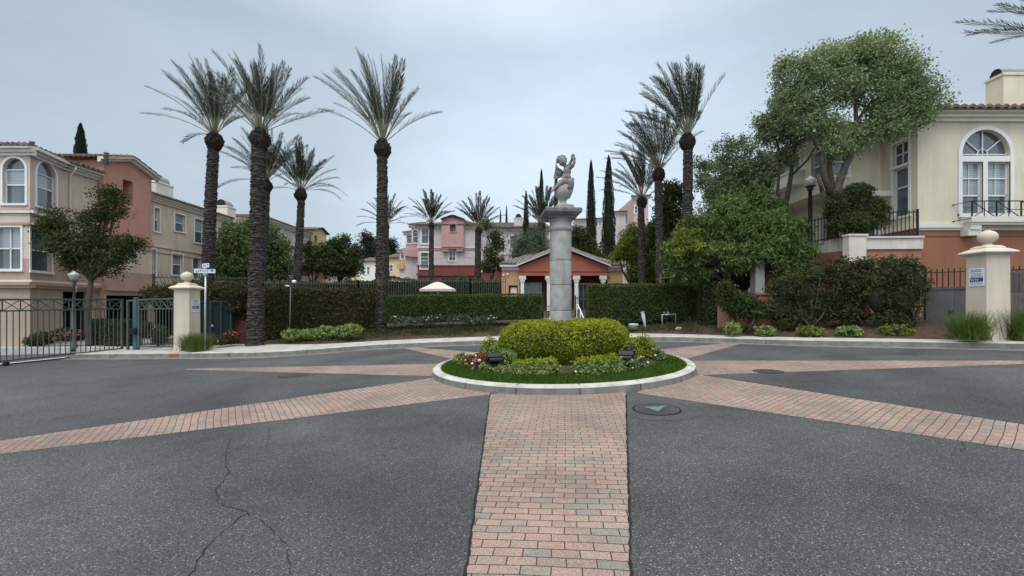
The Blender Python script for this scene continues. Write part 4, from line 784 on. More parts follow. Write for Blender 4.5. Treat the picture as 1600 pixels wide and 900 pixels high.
b = MB(); foliage(b, lo, 56000, .095, M['leaf_pale'], 17, shell=.35, clump=0, aspect=.5, subs=20, rs=(.22, .40), flat=.7, fuzz=.11); part('crown', b, T)
# espaliered dark shrubs against the salmon wall
esp = [('dark espalier shrub left of the maroon wall panel', [sh(1140, 470, 18, 14.6), sh(1160, 480, 22, 14.4), sh(1175, 485, 20, 14.2), sh(1135, 452, 14, 14.8)]),
       ('dark espalier shrub covering the middle of the salmon wall', [sh(1230, 450, 28, 14.0, 34), sh(1260, 460, 28, 13.9, 40), sh(1215, 485, 24, 14.0, 22), sh(1245, 495, 24, 13.8, 18), sh(1285, 480, 24, 13.8, 30), sh(1275, 430, 20, 13.9, 22)]),
       ('reddish tipped espalier shrub under the white pilaster', [sh(1315, 430, 24, 13.7, 30), sh(1335, 455, 26, 13.6, 36), sh(1305, 470, 22, 13.7, 34), sh(1350, 420, 18, 13.7, 18), sh(1330, 490, 26, 13.5, 18)]),
       ('dense dark shrub beside the grey gate', [sh(1390, 430, 26, 13.0, 30), sh(1415, 430, 24, 12.9, 30), sh(1375, 465, 26, 13.0, 34), sh(1410, 470, 28, 12.8, 36), sh(1430, 450, 16, 12.8, 34), sh(1395, 498, 26, 12.8, 12), sh(1368, 440, 16, 13.1, 20)])]
for i, (lb, lo) in enumerate(esp):
    t = thing('espalier_shrub', (lo[0][0][0], lo[0][0][1], hgt(lo[0][0][0], 13.5)), lb, 'shrub', 'dark shrubs against the salmon wall')
    a = MB(); rd = random.Random(i)
    for (c, r) in lo:
        bx_ = c[0]+rd.uniform(-.2, .2)*0; g = hgt(c[0], c[1]); a.tube([(lo[1][0][0]+rd.uniform(-.1, .1), c[1]-.1, g-.05), ((c[0]+lo[1][0][0])/2, c[1]-.25, (g+c[2])/2), (c[0], c[1]-.2, c[2])], [.04, .03, .012], 6, M['bark'])
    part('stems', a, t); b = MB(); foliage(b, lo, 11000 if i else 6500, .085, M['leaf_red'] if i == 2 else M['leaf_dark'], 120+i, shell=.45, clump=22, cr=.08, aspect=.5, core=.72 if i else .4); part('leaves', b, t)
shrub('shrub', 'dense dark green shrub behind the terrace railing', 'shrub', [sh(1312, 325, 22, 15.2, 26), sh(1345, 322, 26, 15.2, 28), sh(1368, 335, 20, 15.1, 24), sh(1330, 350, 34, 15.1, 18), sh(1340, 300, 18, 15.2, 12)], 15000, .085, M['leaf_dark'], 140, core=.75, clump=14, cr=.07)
shrub('shrub', 'dark climbing plant high up on the balcony of the cream wing', 'shrub', [sh(1205, 290, 9, 21.5), sh(1198, 300, 9, 21.5)], 1500, .12, M['leaf_dark'], 141, core=.5)
shrub('shrub', 'pink flowering bougainvillea mound behind the sliding gate', 'shrub', [sh(97, 523, 14, 18.4, 9), sh(115, 524, 13, 18.4, 9)], 2400, .09, M['leaf_red'], 142, fl=[(M['petal_p'], 220, .07)])
shrub('shrub', 'dark rounded bush left of the bougainvillea behind the gate', 'shrub', [sh(65, 530, 15, 18.2, 11), sh(52, 533, 10, 18.0, 8)], 1800, .08, M['leaf_dark'], 143)
hedge('hedge', 'low boxy hedge behind the joint of the sliding gate', [P(152, 0, 19.2)[:2], P(206, 0, 18.4)[:2]], .8, lambda x: -.45, lambda x: .72, 900, .07, M['leaf_dark'], 9, .03)
shrub('shrub', 'dark shrub with pale blooms behind the fixed green fence panel', 'shrub', [sh(228, 515, 12, 17.2, 14), sh(250, 524, 14, 17.0, 16)], 2200, .09, M['leaf_dark'], 144, fl=[(M['petal_w'], 10, .06)])
# ------------------------------------------------------------------ facades
class Fc:
    """vertical wall plane: origin, direction along the wall, outward normal"""
    def __init__(s, O, d, n): s.O = Vector((O[0], O[1], 0)); s.d = Vector((d[0], d[1], 0)).normalized(); s.n = Vector((n[0], n[1], 0)).normalized(); s.n = (s.n-s.d*s.n.dot(s.d)).normalized()
    def w(s, u, z, n=0.0): return tuple(s.O+s.d*u+s.n*n+Vector((0, 0, z)))
    def uz(s, px, py):
        a = (px-CX)/FX; t = (s.n.x*s.O.x+s.n.y*s.O.y)/(s.n.x*a+s.n.y); X, Y = a*t, t
        return (Vector((X, Y, 0))-s.O).dot(s.d), CH-(py-HY)/FX*t
    def rect(s, xl, xr, yt, yb):
        ua = s.uz(xl, 0)[0]; ub = s.uz(xr, 0)[0]; xm = (xl+xr)/2; return min(ua, ub), max(ua, ub), s.uz(xm, yb)[1], s.uz(xm, yt)[1]
    def off(s, n): o = s.O+s.n*n; return Fc((o.x, o.y), s.d, s.n)
def fb(mb, F, u0, u1, z0, z1, n0, n1, m):
    v = [F.w(u, z, n) for z in (z0, z1) for n in (n0, n1) for u in (u0, u1)]
    return mb.add(v, [(0,2,3,1), (4,5,7,6), (0,1,5,4), (2,6,7,3), (0,4,6,2), (1,3,7,5)], m)
def arc(u0, u1, zt, k=14):                           # points of a half round top, left to right
    r = (u1-u0)/2; c = (u0+u1)/2; return [(c-r*math.cos(PI*i/k), zt-r+r*math.sin(PI*i/k)) for i in range(k+1)]
def wall(mb, F, u0, u1, bands, holes=(), dep=.14):   # bands [(z0, z1, mat)], holes (u0, u1, z0, z1, arch)
    us = sorted({u0, u1, *[h[0] for h in holes], *[h[1] for h in holes]}); us = [u for u in us if u0-1e-6 <= u <= u1+1e-6]
    zs = sorted({*[b[0] for b in bands], *[b[1] for b in bands], *[h[2] for h in holes], *[h[3] for h in holes]})
    for a, b in zip(us[:-1], us[1:]):
        for c, d in zip(zs[:-1], zs[1:]):
            um, zm = (a+b)/2, (c+d)/2
            if any(h[0] < um < h[1] and h[2] < zm < h[3] for h in holes): continue
            m = next((b_[2] for b_ in bands if b_[0] <= zm <= b_[1]), None)
            if m is None: continue
            mb.add([F.w(a, c), F.w(b, c), F.w(b, d), F.w(a, d)], [(0, 1, 2, 3)], m)
    for h in holes:
        m = next((b_[2] for b_ in bands if b_[0] <= (h[2]+h[3])/2 <= b_[1]), bands[0][2])
        A, B, z0, z1 = h[:4]
        if h[4]:
            ar = arc(A, B, z1); r = (B-A)/2; zc = z1-r
            L1 = [(A, z1)]+ar[:len(ar)//2+1][::1]; R1 = ar[len(ar)//2:]+[(B, z1)]
            mb.add([F.w(u, z) for u, z in L1], [tuple(range(len(L1)))], m); mb.add([F.w(u, z) for u, z in R1], [tuple(range(len(R1)))], m)
            pts = [(A, z0), (B, z0), (B, zc)]+ar[::-1][1:-1]+[(A, zc)]
        else: pts = [(A, z0), (B, z0), (B, z1), (A, z1)]
        k = len(pts); mb.add([F.w(u, z, 0) for u, z in pts]+[F.w(u, z, -dep) for u, z in pts], [(i, (i+1) % k, k+(i+1) % k, k+i) for i in range(k)], m)
def window(bld, F, h, trim='white', tw=.09, panes=('blind', 'glass'), cols=1, split=.5, dep=.14, sill=True, name='window', mid=True, grid=False):
    A, B, z0, z1, ar = h; t = MB(); T = M[trim]
    fb(t, F, A-tw, A, z0-.0, (z1-(B-A)/2 if ar else z1), .002, .035, T); fb(t, F, B, B+tw, z0, (z1-(B-A)/2 if ar else z1), .002, .035, T)
    if ar:
        a1 = arc(A, B, z1, 16); a2 = arc(A-tw, B+tw, z1+tw, 16); 
        for i in range(16):
            q = [a1[i], a1[i+1], a2[i+1], a2[i]]; t.add([F.w(u, z, .035) for u, z in q]+[F.w(u, z, .002) for u, z in q], [(0, 1, 2, 3), (0, 4, 5, 1), (2, 6, 7, 3)], T)
    else: fb(t, F, A-tw, B+tw, z1, z1+tw, .002, .04, T)
    if sill: fb(t, F, A-tw-.02, B+tw+.02, z0-tw, z0, .002, .07, T)
    s_ = .035
    def bar(u0, u1, a, b): fb(t, F, u0, u1, a, b, -dep+.012, -dep+.05, T)
    bar(A, A+s_, z0, z1-(B-A)/2*(1 if ar else 0)); bar(B-s_, B, z0, z1-(B-A)/2*(1 if ar else 0)); bar(A, B, z0, z0+s_)
    if not ar: bar(A, B, z1-s_, z1)
    zm = z0+(z1-z0)*split
    if mid: bar(A, B, zm-.025, zm+.025)
    for c in range(1, cols): u = A+(B-A)*c/cols; bar(u-.02, u+.02, z0, z1 if not ar else z1-.03)
    if grid:
        for k in range(1, 3): bar(A, B, zm+(z1-zm)*k/3-.009, zm+(z1-zm)*k/3+.009)
        bar((A+B)/2-.009, (A+B)/2+.009, zm, z1-.02)
    if ar: zz = z1-(B-A)/2; bar(A, B, zz-.02, zz+.02)
    o = part(name, t, bld); p = MB(); g = [(z0, zm, M[panes[1]]), (zm, z1-((B-A)/2 if ar else 0), M[panes[0]])]
    for a, b, mm in g: p.add([F.w(A, a, -dep+.005), F.w(B, a, -dep+.005), F.w(B, b, -dep+.005), F.w(A, b, -dep+.005)], [(0, 1, 2, 3)], mm)
    if ar: q = arc(A, B, z1, 16); p.add([F.w(u, z, -dep+.005) for u, z in q], [tuple(range(len(q)))], M['glass'])
    part('pane', p, o); return o
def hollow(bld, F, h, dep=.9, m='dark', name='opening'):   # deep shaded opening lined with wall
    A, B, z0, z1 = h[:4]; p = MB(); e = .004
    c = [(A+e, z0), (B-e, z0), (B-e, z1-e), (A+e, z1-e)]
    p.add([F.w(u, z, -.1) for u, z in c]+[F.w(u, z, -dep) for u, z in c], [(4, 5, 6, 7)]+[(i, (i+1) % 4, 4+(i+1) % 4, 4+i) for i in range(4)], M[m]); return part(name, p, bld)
def tiles(mb, a, b, c, d, m, pitch=.24, row=.38, amp=.055):   # eave a-b, ridge d-c
    a, b, c, d = map(Vector, (a, b, c, d)); L_ = (b-a).length; H = ((d-a).length+(c-b).length)/2
    nu = max(2, int(L_/pitch))*4; nv = max(1, int(H/row)); nrm = (b-a).cross(d-a).normalized()
    if nrm.z < 0: nrm = -nrm
    V = []
    for j in range(nv):
        for e_ in (0, 1):
            f = (j+e_)/nv; l = a.lerp(d, f); r = b.lerp(c, f)
            for i in range(nu+1):
                u = i/nu; w_ = abs(math.sin(u*nu/4*PI)); V.append(tuple(l.lerp(r, u)+nrm*(amp*w_+.035*(1-e_)+.01)))
    n1 = nu+1; F = []
    for k in range(2*nv-1): F += [(k*n1+i, k*n1+i+1, (k+1)*n1+i+1, (k+1)*n1+i) for i in range(nu)]
    V2 = [tuple(Vector(V[i])) for i in range(n1)]+[tuple(Vector(V[i])-nrm*(.11)) for i in range(n1)]
    mb.add(V, F, m); mb.add(V2, [(i, i+1, n1+i+1, n1+i) for i in range(nu)], m)
    mb.add([tuple(a-nrm*.06), tuple(b-nrm*.06), tuple(c-nrm*.06), tuple(d-nrm*.06)], [(0, 1, 2, 3)], m)
def chimney(bld, x0, x1, y0, y1, z0, z1, m, cap=True, along='x'):
    c = MB(); c.box(x0, x1, y0, y1, z0, z1, M[m]); c.box(x0-.04, x1+.04, y0-.04, y1+.04, z1-.12, z1-.04, M[m]); o = part('chimney', c, bld)
    if cap:
        k = MB(); r = (y1-y0)*.36 if along == 'x' else (x1-x0)*.36; n = 12; cy_ = (y0+y1)/2; cx_ = (x0+x1)/2; V = []
        for e_ in ((x0+.05, x1-.05) if along == 'x' else (y0+.05, y1-.05)):
            for i in range(n+1):
                a = PI*i/n; q = math.cos(a)*r; zz = z1+math.sin(a)*r*1.25+.0
                V.append((e_, cy_+q, zz) if along == 'x' else (cx_+q, e_, zz))
        k.add(V, [(i, i+1, n+2+i, n+1+i) for i in range(n)], M['capmetal']); k.add([(v[0]+(.03 if along == 'x' else 0), v[1]+(0 if along == 'x' else .03), v[2]-.01) for v in V[:n+1]], [tuple(range(n+1))], M['dark']); k.add([(v[0]-(.03 if along == 'x' else 0), v[1]-(0 if along == 'x' else .03), v[2]-.01) for v in V[n+1:]], [tuple(range(n+1))], M['dark'])
        part('chimney_cap', k, o)
M['capmetal'] = mat('grey cowl metal', (.20, .21, .22), .5, .2, 5)
def cornice(bld, F, u0, u1, z, m='trim', name='cornice', d=.34):
    c = MB(); fb(c, F, u0, u1, z-.34, z-.22, .003, d*.3, M[m]); fb(c, F, u0, u1, z-.22, z-.1, .003, d*.6, M[m]); fb(c, F, u0, u1, z-.1, z+.03, .003, d, M[m]); return part(name, c, bld)
def belt(mb, F, u0, u1, z, h=.10, d=.06, m='trim'): fb(mb, F, u0, u1, z, z+h, .003, d, M[m])
# ------------------------------------------------------------------ left apartment block
B = thing('apartment_building', (-21, 20, -.7), 'beige apartment block with salmon tower and white bay windows behind the gate on the left', 'building')
K1 = (-20.5, 18.1); K2 = (-21.1, 20.0); F0 = Fc(K1, (-1, 0), (0, -1)); Fa = Fc(K1, (K2[0]-K1[0], K2[1]-K1[1]), (1, -.2)); la = math.hypot(K2[0]-K1[0], K2[1]-K1[1]); F1 = Fc(K2, (-.024, 1), (1, 0))
zt = 8.05; ut0 = F1.uz(152, 0)[0]; ut1 = F1.uz(228, 0)[0]; ue = F1.uz(355, 0)[0]
bb = [(-1.2, 2.15, M['tan']), (2.15, 3.35, M['rose']), (3.35, 5.0, M['beige']), (5.0, zt, M['beige2'])]
h0u = (*F0.rect(5, 40, 247, 318), True); h0l = (*F0.rect(-8, 33, 355, 421), False)
hau = (*Fa.rect(57, 87, 254, 325), True); hal = (*Fa.rect(48, 80, 360, 424), False)
wl = MB()
h0v = (h0u[0]+1.75, h0u[1]+1.75, h0u[2], h0u[3], True); h0w = (h0l[1]+.5, h0l[1]+1.7, h0l[2], h0l[3], False)
wall(wl, F0, 0, 9, bb, [h0u, h0l, h0v, h0w]); wall(wl, Fa, 0, la, bb, [hau, hal])
b1 = [(-1.2, 2.15, M['tan']), (2.15, 3.2, M['rose']), (3.2, zt, M['beige'])]
g1 = (*F1.rect(90, 134, 455, 520), False); g1 = (g1[0], g1[1], -1.2, 2.0, False)
wall(wl, F1, 0, ut0, b1, [g1])
# wing
rects = [(241, 249, 325, 362), (273, 289, 335, 362), (304, 318, 343, 380), (340, 351, 356, 388), (237, 243, 390, 437), (269, 285, 397, 430), (301, 313, 404, 436), (336, 347, 409, 440)]
hw = [(*F1.rect(*r), False) for r in rects]; g3 = (F1.uz(236, 0)[0]+.3, F1.uz(300, 0)[0], -1.2, 1.8, False)
wall(wl, F1, ut1, ue, [(-1.2, 2.0, M['tan']), (2.0, zt-.25, M['beige'])], hw+[g3])
Fe = Fc((Vector(F1.w(ue, 0))).to_2d(), (-1, 0), (0, 1)); wall(wl, Fe, 0, 9, [(-1.2, zt-.25, M['beige'])])
Ft = F1.off(.32); g2 = (ut0+.15, ut1-.2, -1.2, 1.85, False); ow = (*Ft.rect(192, 208, 282, 320), False)
wall(wl, Ft, ut0, ut1, [(-1.2, 2.15, M['tan']), (2.15, 3.1, M['rose']), (3.1, 4.75, M['beige']), (4.75, 8.75, M['salmon'])], [g2, ow], dep=.5)
um = (ut0+ut1)/2; wl.add([Ft.w(ut0, 8.75), Ft.w(ut1, 8.75), Ft.w(um, 9.3)], [(0, 1, 2)], M['salmon'])
for u_, mm in ((ut0, 'salmon'), (ut1, 'salmon')): wl.add([Ft.w(u_, -1.2), Ft.w(u_, -1.2, -4), Ft.w(u_, 8.75, -4), Ft.w(u_, 8.75)], [(0, 1, 2, 3)], M[mm])
part('walls', wl, B)
window(B, F0, h0u, split=.42); window(B, F0, h0l, cols=2, grid=False); window(B, F0, h0v, split=.42); window(B, F0, h0w, cols=2)
window(B, Fa, hau, split=.42); window(B, Fa, hal, panes=('glass_green', 'glass'))
for i, h in enumerate(hw): window(B, F1, h, tw=.07, panes=('blind', 'glass') if i != 6 else ('glass_green', 'glass_green'))
for F_, h in ((F1, g1), (Ft, g2), (F1, g3)): hollow(B, F_, h, 2.5, name='garage_opening')
hollow(B, Ft, ow, .9, 'salmon', 'roof_opening')
for F_, a, b in ((F0, -.3, 9.3), (Fa, -.15, la+.1), (F1, -.05, ut0)): cornice(B, F_, a, b, zt)
cornice(B, F1, ut1, ue+.3, zt-.25, d=.28)
c = MB(); zl = 2.1
for F_, a, b in ((F0, -.25, 9.2), (Fa, -.1, la+.06), (F1, 0, ut0+.05)):
    fb(c, F_, a, b, zl, zl+.12, .004, .16, M['rose']); fb(c, F_, a, b, zl+.12, zl+.26, .004, .24, M['rose']); fb(c, F_, a, b, zl+.26, zl+.34, .004, .16, M['trim'])
    fb(c, F_, a, b, 4.78, 4.88, .004, .07, M['rose']); fb(c, F_, a, b, 5.28, 5.38, .004, .09, M['trim']); fb(c, F_, a, b, 5.38, 5.43, .004, .05, M['rose'])
fb(c, Ft, ut0, ut1+.05, zl, zl+.3, .004, .16, M['rose']); fb(c, Ft, ut0, ut1+.05, 4.7, 4.82, .004, .12, M['salmon']); fb(c, Ft, ut0, ut1+.05, 4.45, 4.5, .004, .07, M['salmon'])
fb(c, F1, ut1, ue, 4.78, 4.86, .004, .06, M['beige']); fb(c, F1, ut1, ue, 4.45, 4.5, .004, .04, M['rose']); part('belt_course', c, B)
c = MB()
for s0, s1 in ((ut0-.35, um), (um, ut1+.35)):        # raking tower cornice
    za, zb = (8.72, 9.32) if s0 < um-.1 else (9.32, 8.72)
    for n0, n1, dz, hh in ((.003, .16, -.16, .14), (.003, .30, -.02, .12)):
        v = [Ft.w(s0, za+dz, n0), Ft.w(s1, zb+dz, n0), Ft.w(s1, zb+dz, n1), Ft.w(s0, za+dz, n1)]; v += [(q[0], q[1], q[2]+hh) for q in v]; c.add(v, [(3, 2, 1, 0), (4, 5, 6, 7), (0, 1, 5, 4), (1, 2, 6, 5), (2, 3, 7, 6), (3, 0, 4, 7)], M['trim'])
part('tower_cornice', c, B)
c = MB(); R_ = 4.2; rise = 1.25
def q3(v, dz=0): return (v[0], v[1], v[2]+dz)
A0 = F0.w(9.3, zt+.03, .38); A1 = (K1[0]+.35, K1[1]-.38, zt+.03); A2 = F1.w(-.1, zt+.03, .4); A3 = F1.w(ut0, zt+.03, .4)
tiles(c, A0, A1, (A1[0]-R_, A1[1]+R_, zt+rise), (A0[0], A0[1]+R_, zt+rise), M['tile_dark'])
tiles(c, A1, A2, (A2[0]-R_, A2[1]+R_*.55, zt+rise), (A1[0]-R_, A1[1]+R_, zt+rise), M['tile_dark']); tiles(c, A2, A3, (A3[0]-R_, A3[1], zt+rise), (A2[0]-R_, A2[1]+R_*.55, zt+rise), M['tile_dark'])
tiles(c, F1.w(ut1, zt-.22, .34), F1.w(ue+.35, zt-.22, .34), F1.w(ue-2.5, zt+.75, -3.4), F1.w(ut1, zt+.75, -3.4), M['tile_dark']); tiles(c, F1.w(ue+.35, zt-.22, .34), F1.w(ue+.35, zt-.22, -9), F1.w(ue-2.5, zt+.75, -3.4), F1.w(ue-2.5, zt+.75, -3.4), M['tile_dark'])
tiles(c, Ft.w(ut0-.35, 8.84, .32), Ft.w(ut0-.35, 8.84, -4.2), Ft.w(um, 9.44, -4.2), Ft.w(um, 9.44, .32), M['tile']); tiles(c, Ft.w(ut1+.35, 8.84, .32), Ft.w(ut1+.35, 8.84, -4.2), Ft.w(um, 9.44, -4.2), Ft.w(um, 9.44, .32), M['tile'])
part('roof', c, B)
c = MB(); ug = F1.uz(108, 0)[0]; c.tube([F1.w(ug, zt-.1, .32), F1.w(ug, zt-.3, .25), F1.w(ug, zt-.5, .07), F1.w(ug, 2.6, .07), F1.w(ug, 2.2, .32), F1.w(ug, 1.7, .2), F1.w(ug, -.6, .1)], .045, 7, M['trim']); part('downpipe', c, B)
q = P(246, 0, 26.5); chimney(B, q.x-.75, q.x+.35, 26.0, 27.3, 7.4, 8.95, 'cream_trim', along='y'); q = P(351, 0, 33.5); chimney(B, q.x-.55, q.x+.55, 33, 34, 7.2, 9.0, 'cream_trim', along='y')
for (x_, y_) in ((50, 225), (166, 242)): q = P(x_, y_, 21.5); c = MB(); c.lathe([(.09, -.5), (.09, .05), (.12, .07), (.12, .12), (.02, .15)], tuple(q), 10, M['capmetal']); part('roof_vent', c, B)
# ------------------------------------------------------------------ next block of the same row
B = thing('apartment_building', (-21.5, 36, -.5), 'pale apartment block with yellow tower behind the round tree on the left', 'building')
F2 = Fc((-21.3, 36.5), (-.024, 1), (1, 0)); Ff = Fc((-21.3, 36.5), (-1, 0), (0, -1)); z2 = 8.7; e0 = F2.uz(484, 0)[0]; e1 = F2.uz(503, 0)[0]
wl = MB(); hs = [(*F2.rect(*r), False) for r in ((424, 430, 372, 392), (446, 453, 376, 400), (458, 462, 385, 400), (424, 430, 410, 428), (446, 452, 412, 430))]
wall(wl, F2, 0, e0, [(-1, 3.2, M['salmon']), (3.2, z2, M['palepink'])], hs); wall(wl, Ff, 0, 14, [(-1, z2, M['cream'])])
F2t = F2.off(.5); oh = (*F2t.rect(490.5, 496, 368, 380), False)
wall(wl, F2t, e0, e1, [(-1, 9.2, M['yellow'])], [oh], dep=.3); wl.add([F2t.w(e0, -1), F2t.w(e0, -1, -4), F2t.w(e0, 9.2, -4), F2t.w(e0, 9.2)], [(0, 1, 2, 3)], M['yellow']); wl.add([F2t.w(e0, 9.2), F2t.w(e1, 9.2), F2t.w((e0+e1)/2, 9.6)], [(0, 1, 2)], M['yellow'])
wall(wl, F2, e1, e1+6, [(-1, 8.4, M['palepink'])]); part('walls', wl, B)
for h in hs: window(B, F2, h, tw=.07)
hollow(B, F2t, oh, .8, 'tan', 'roof_opening')
cornice(B, F2, -.3, e0, z2); cornice(B, Ff, -.3, 14, z2, 'cream_trim')
c = MB(); tiles(c, Ff.w(14, z2+.05, .4), Ff.w(-.4, z2+.05, .4), Ff.w(3.5, z2+1.0, -3.5), Ff.w(14, z2+1.0, -3.5), M['tile']); tiles(c, F2.w(-.4, z2+.05, .4), F2.w(e0, z2+.05, .4), F2.w(e0, z2+1.0, -3.5), F2.w(3.5, z2+1.0, -3.5), M['tile'])
tiles(c, F2t.w(e0-.3, 9.2, .3), F2t.w(e0-.3, 9.2, -4), F2t.w((e0+e1)/2, 9.68, -4), F2t.w((e0+e1)/2, 9.68, .3), M['tile']); tiles(c, F2t.w(e1+.3, 9.2, .3), F2t.w(e1+.3, 9.2, -4), F2t.w((e0+e1)/2, 9.68, -4), F2t.w((e0+e1)/2, 9.68, .3), M['tile']); tiles(c, F2.w(e1, 8.45, .3), F2.w(e1+6.2, 8.45, .3), F2.w(e1+6, 9.2, -3), F2.w(e1, 9.2, -3), M['tile'])
part('roof', c, B)
# ------------------------------------------------------------------ pink block in the middle
Yp = 47.0; sc = Yp/FX
B = thing('apartment_building', (P(740, 0, Yp).x, Yp, 1.5), 'pink, pale and brick red apartment block behind the umbrella', 'building')
F = Fc(((652.6-CX)*sc, Yp), (1, 0), (0, -1)); U = lambda px: (px-652.6)*sc; ZZ = lambda py: CH-(py-HY)*sc
wl = MB(); bands = [(0, ZZ(434), M['dark']), (ZZ(434), ZZ(415), M['red']), (ZZ(415), ZZ(353), M['palepink'])]; bands[0] = (0, ZZ(434), M['red'])
A_ = [(U(659), U(669.5), ZZ(380), ZZ(354), True), (U(657.5), U(669), ZZ(419.5), ZZ(395), False)]; lw_ = (U(702), U(711.5), ZZ(407), ZZ(393), False); gar = (U(690), U(733), 0.5, ZZ(434), False)
wall(wl, F, 0, U(742), bands, A_+[lw_, gar]); Fp = F.off(.45); tw_ = (U(704), U(713), ZZ(363), ZZ(352), False)
wall(wl, Fp, U(691), U(725), [(ZZ(390), ZZ(344.5), M['pink'])], [tw_], dep=.3); wl.add([Fp.w(U(691), ZZ(344.5)), Fp.w(U(725), ZZ(344.5)), Fp.w(U(708), ZZ(338.5))], [(0, 1, 2)], M['pink'])
for px in (691, 725): wl.add([Fp.w(U(px), ZZ(390)), Fp.w(U(px), ZZ(390), -2.5), Fp.w(U(px), ZZ(344.5), -2.5), Fp.w(U(px), ZZ(344.5))], [(0, 1, 2, 3)], M['pink'])
wl.add([Fp.w(U(691), ZZ(390)), Fp.w(U(725), ZZ(390)), Fp.w(U(725), ZZ(390), -.45), Fp.w(U(691), ZZ(390), -.45)], [(0, 1, 2, 3)], M['pink'])
Fr = F.off(-1.2); rr = [(*Fr.rect(*r), False) for r in ((797, 807.5, 369, 388), (768, 778, 372, 385), (742.5, 752, 394, 424), (771, 782, 404, 419), (800, 810, 400, 415))]
wall(wl, Fr, U(742)-.1, U(860), [(0, ZZ(416), M['red']), (ZZ(416), ZZ(354), M['palepink'])], rr)
wl.add([F.w(U(742), 0), F.w(U(742), 0, -1.2), F.w(U(742), ZZ(353), -1.2), F.w(U(742), ZZ(353))], [(0, 1, 2, 3)], M['palepink'])
Fl = Fc((F.O.x, F.O.y), (-.06, 1), (-1, 0)); Fl = Fc((F.O.x, F.O.y), (-.085, 1), (-1, 0)); 
wall(wl, Fl, 0, 5, [(0, ZZ(416), M['red']), (ZZ(416), ZZ(390), M['palepink']), (ZZ(390), ZZ(353), M['pink'])]); part('walls', wl, B)
window(B, F, A_[0], panes=('glass', 'glass'), tw=.16, grid=True); window(B, F, A_[1], panes=('glass_green', 'glass_green'), tw=.14); window(B, F, lw_, panes=('blind', 'glass'), tw=.12, cols=2)
window(B, Fp, tw_, dep=.3, trim='pink', tw=.1, cols=2, panes=('glass', 'glass'))
for i, h in enumerate(rr): window(B, Fr, h, tw=.14, panes=('glass', 'blind') if i == 3 else ('glass', 'glass'))
hollow(B, F, gar, 2, name='garage_opening')
c = MB(); belt(c, F, -.1, U(742), ZZ(388), .14, .1); belt(c, F, -.1, U(742), ZZ(391), .08, .06, 'pink'); belt(c, F, -.1, U(742), ZZ(416), .12, .06, 'red'); belt(c, F, -.1, U(742), ZZ(431), .3, .14, 'red'); belt(c, F, 0, U(742), ZZ(402), .05, .02, 'trim'); belt(c, Fr, U(742), U(860), ZZ(396), .14, .1); belt(c, Fp, U(690), U(726), ZZ(387), .12, .1, 'pink')
for px in (697, 719): fb(c, F, U(px)-.35, U(px)+.35, ZZ(393.5), ZZ(390)-.01, .004, .42, M['pink'])
part('belt_course', c, B); cornice(B, F, -.3, U(691), ZZ(352.5), 'trim'); cornice(B, F, U(725), U(742)+.3, ZZ(352.5), 'trim'); cornice(B, Fr, U(742), U(862), ZZ(353.5), 'trim')
c = MB(); z_ = ZZ(352); tiles(c, F.w(-.4, z_, .5), F.w(U(742)+.4, z_, .5), F.w(U(742)-1, z_+1.1, -4), F.w(3, z_+1.1, -4), M['tile_dark'], .3); tiles(c, Fr.w(U(742), z_-.1, .5), Fr.w(U(862), z_-.1, .5), Fr.w(U(855), z_+1.25, -4), Fr.w(U(742), z_+1.25, -4), M['tile_dark'], .3)
tiles(c, Fp.w(U(690), ZZ(344), .3), Fp.w(U(690), ZZ(344), -4), Fp.w(U(708), ZZ(337.5), -4), Fp.w(U(708), ZZ(337.5), .3), M['tile'], .3); tiles(c, Fp.w(U(726), ZZ(344), .3), Fp.w(U(726), ZZ(344), -4), Fp.w(U(708), ZZ(337.5), -4), Fp.w(U(708), ZZ(337.5), .3), M['tile'], .3); part('roof', c, B)
q = P(810, 341, 49); chimney(B, q.x-.5, q.x+.5, 48.6, 49.5, 9, q.z, 'palepink', along='y')
# the rest of its row, stepping back on the left
for i, (xa, xb, yt, Y0, mm, m2, lb) in enumerate(((643, 653, 352, 50, 'pink', 'palepink', 'narrow pink house end directly left of the pale bay'), (634, 645, 364, 56, 'pink', 'palepink', 'second narrow pink house end, stepping back left'), (624, 636, 392, 72, 'orange', 'palepink', 'far apricot house end left of the pink block row'))):
    a = P(xa, yt, Y0); b = P(xb+8, yt, Y0); t = thing('row_house', (a.x, Y0, 1), lb, 'house', 'house row stepping back beside the pink block'); Fh = Fc((a.x, Y0), (1, 0), (0, -1)); wd = b.x-a.x; w_ = MB(); zc = CH-(390-HY)/FX*Y0 if i < 2 else CH-(412-HY)/FX*Y0
    hh = [(.35*wd*.3, .35*wd*.3+.6, zc+.8, zc+2.3, i < 2)]
    wall(w_, Fh, 0, wd, [(0, zc, M[m2]), (zc, a.z, M[mm])], hh); Fs = Fc((a.x, Y0), (-.1, 1), (-1, 0)); wall(w_, Fs, 0, 6, [(0, zc, M[m2]), (zc, a.z, M[mm])]); fb(w_, Fh, -.2, .9, zc-.9, zc, .004, .5, M[mm]); part('walls', w_, t)
    window(t, Fh, hh[0], tw=.1, panes=('glass', 'glass')); c = MB(); tiles(c, Fh.w(-.4, a.z+.05, .4), Fh.w(wd, a.z+.05, .4), Fh.w(wd, a.z+.9, -3), Fh.w(.5, a.z+.9, -3), M['tile'], .35); part('roof', c, t); cornice(t, Fh, -.3, wd, a.z)
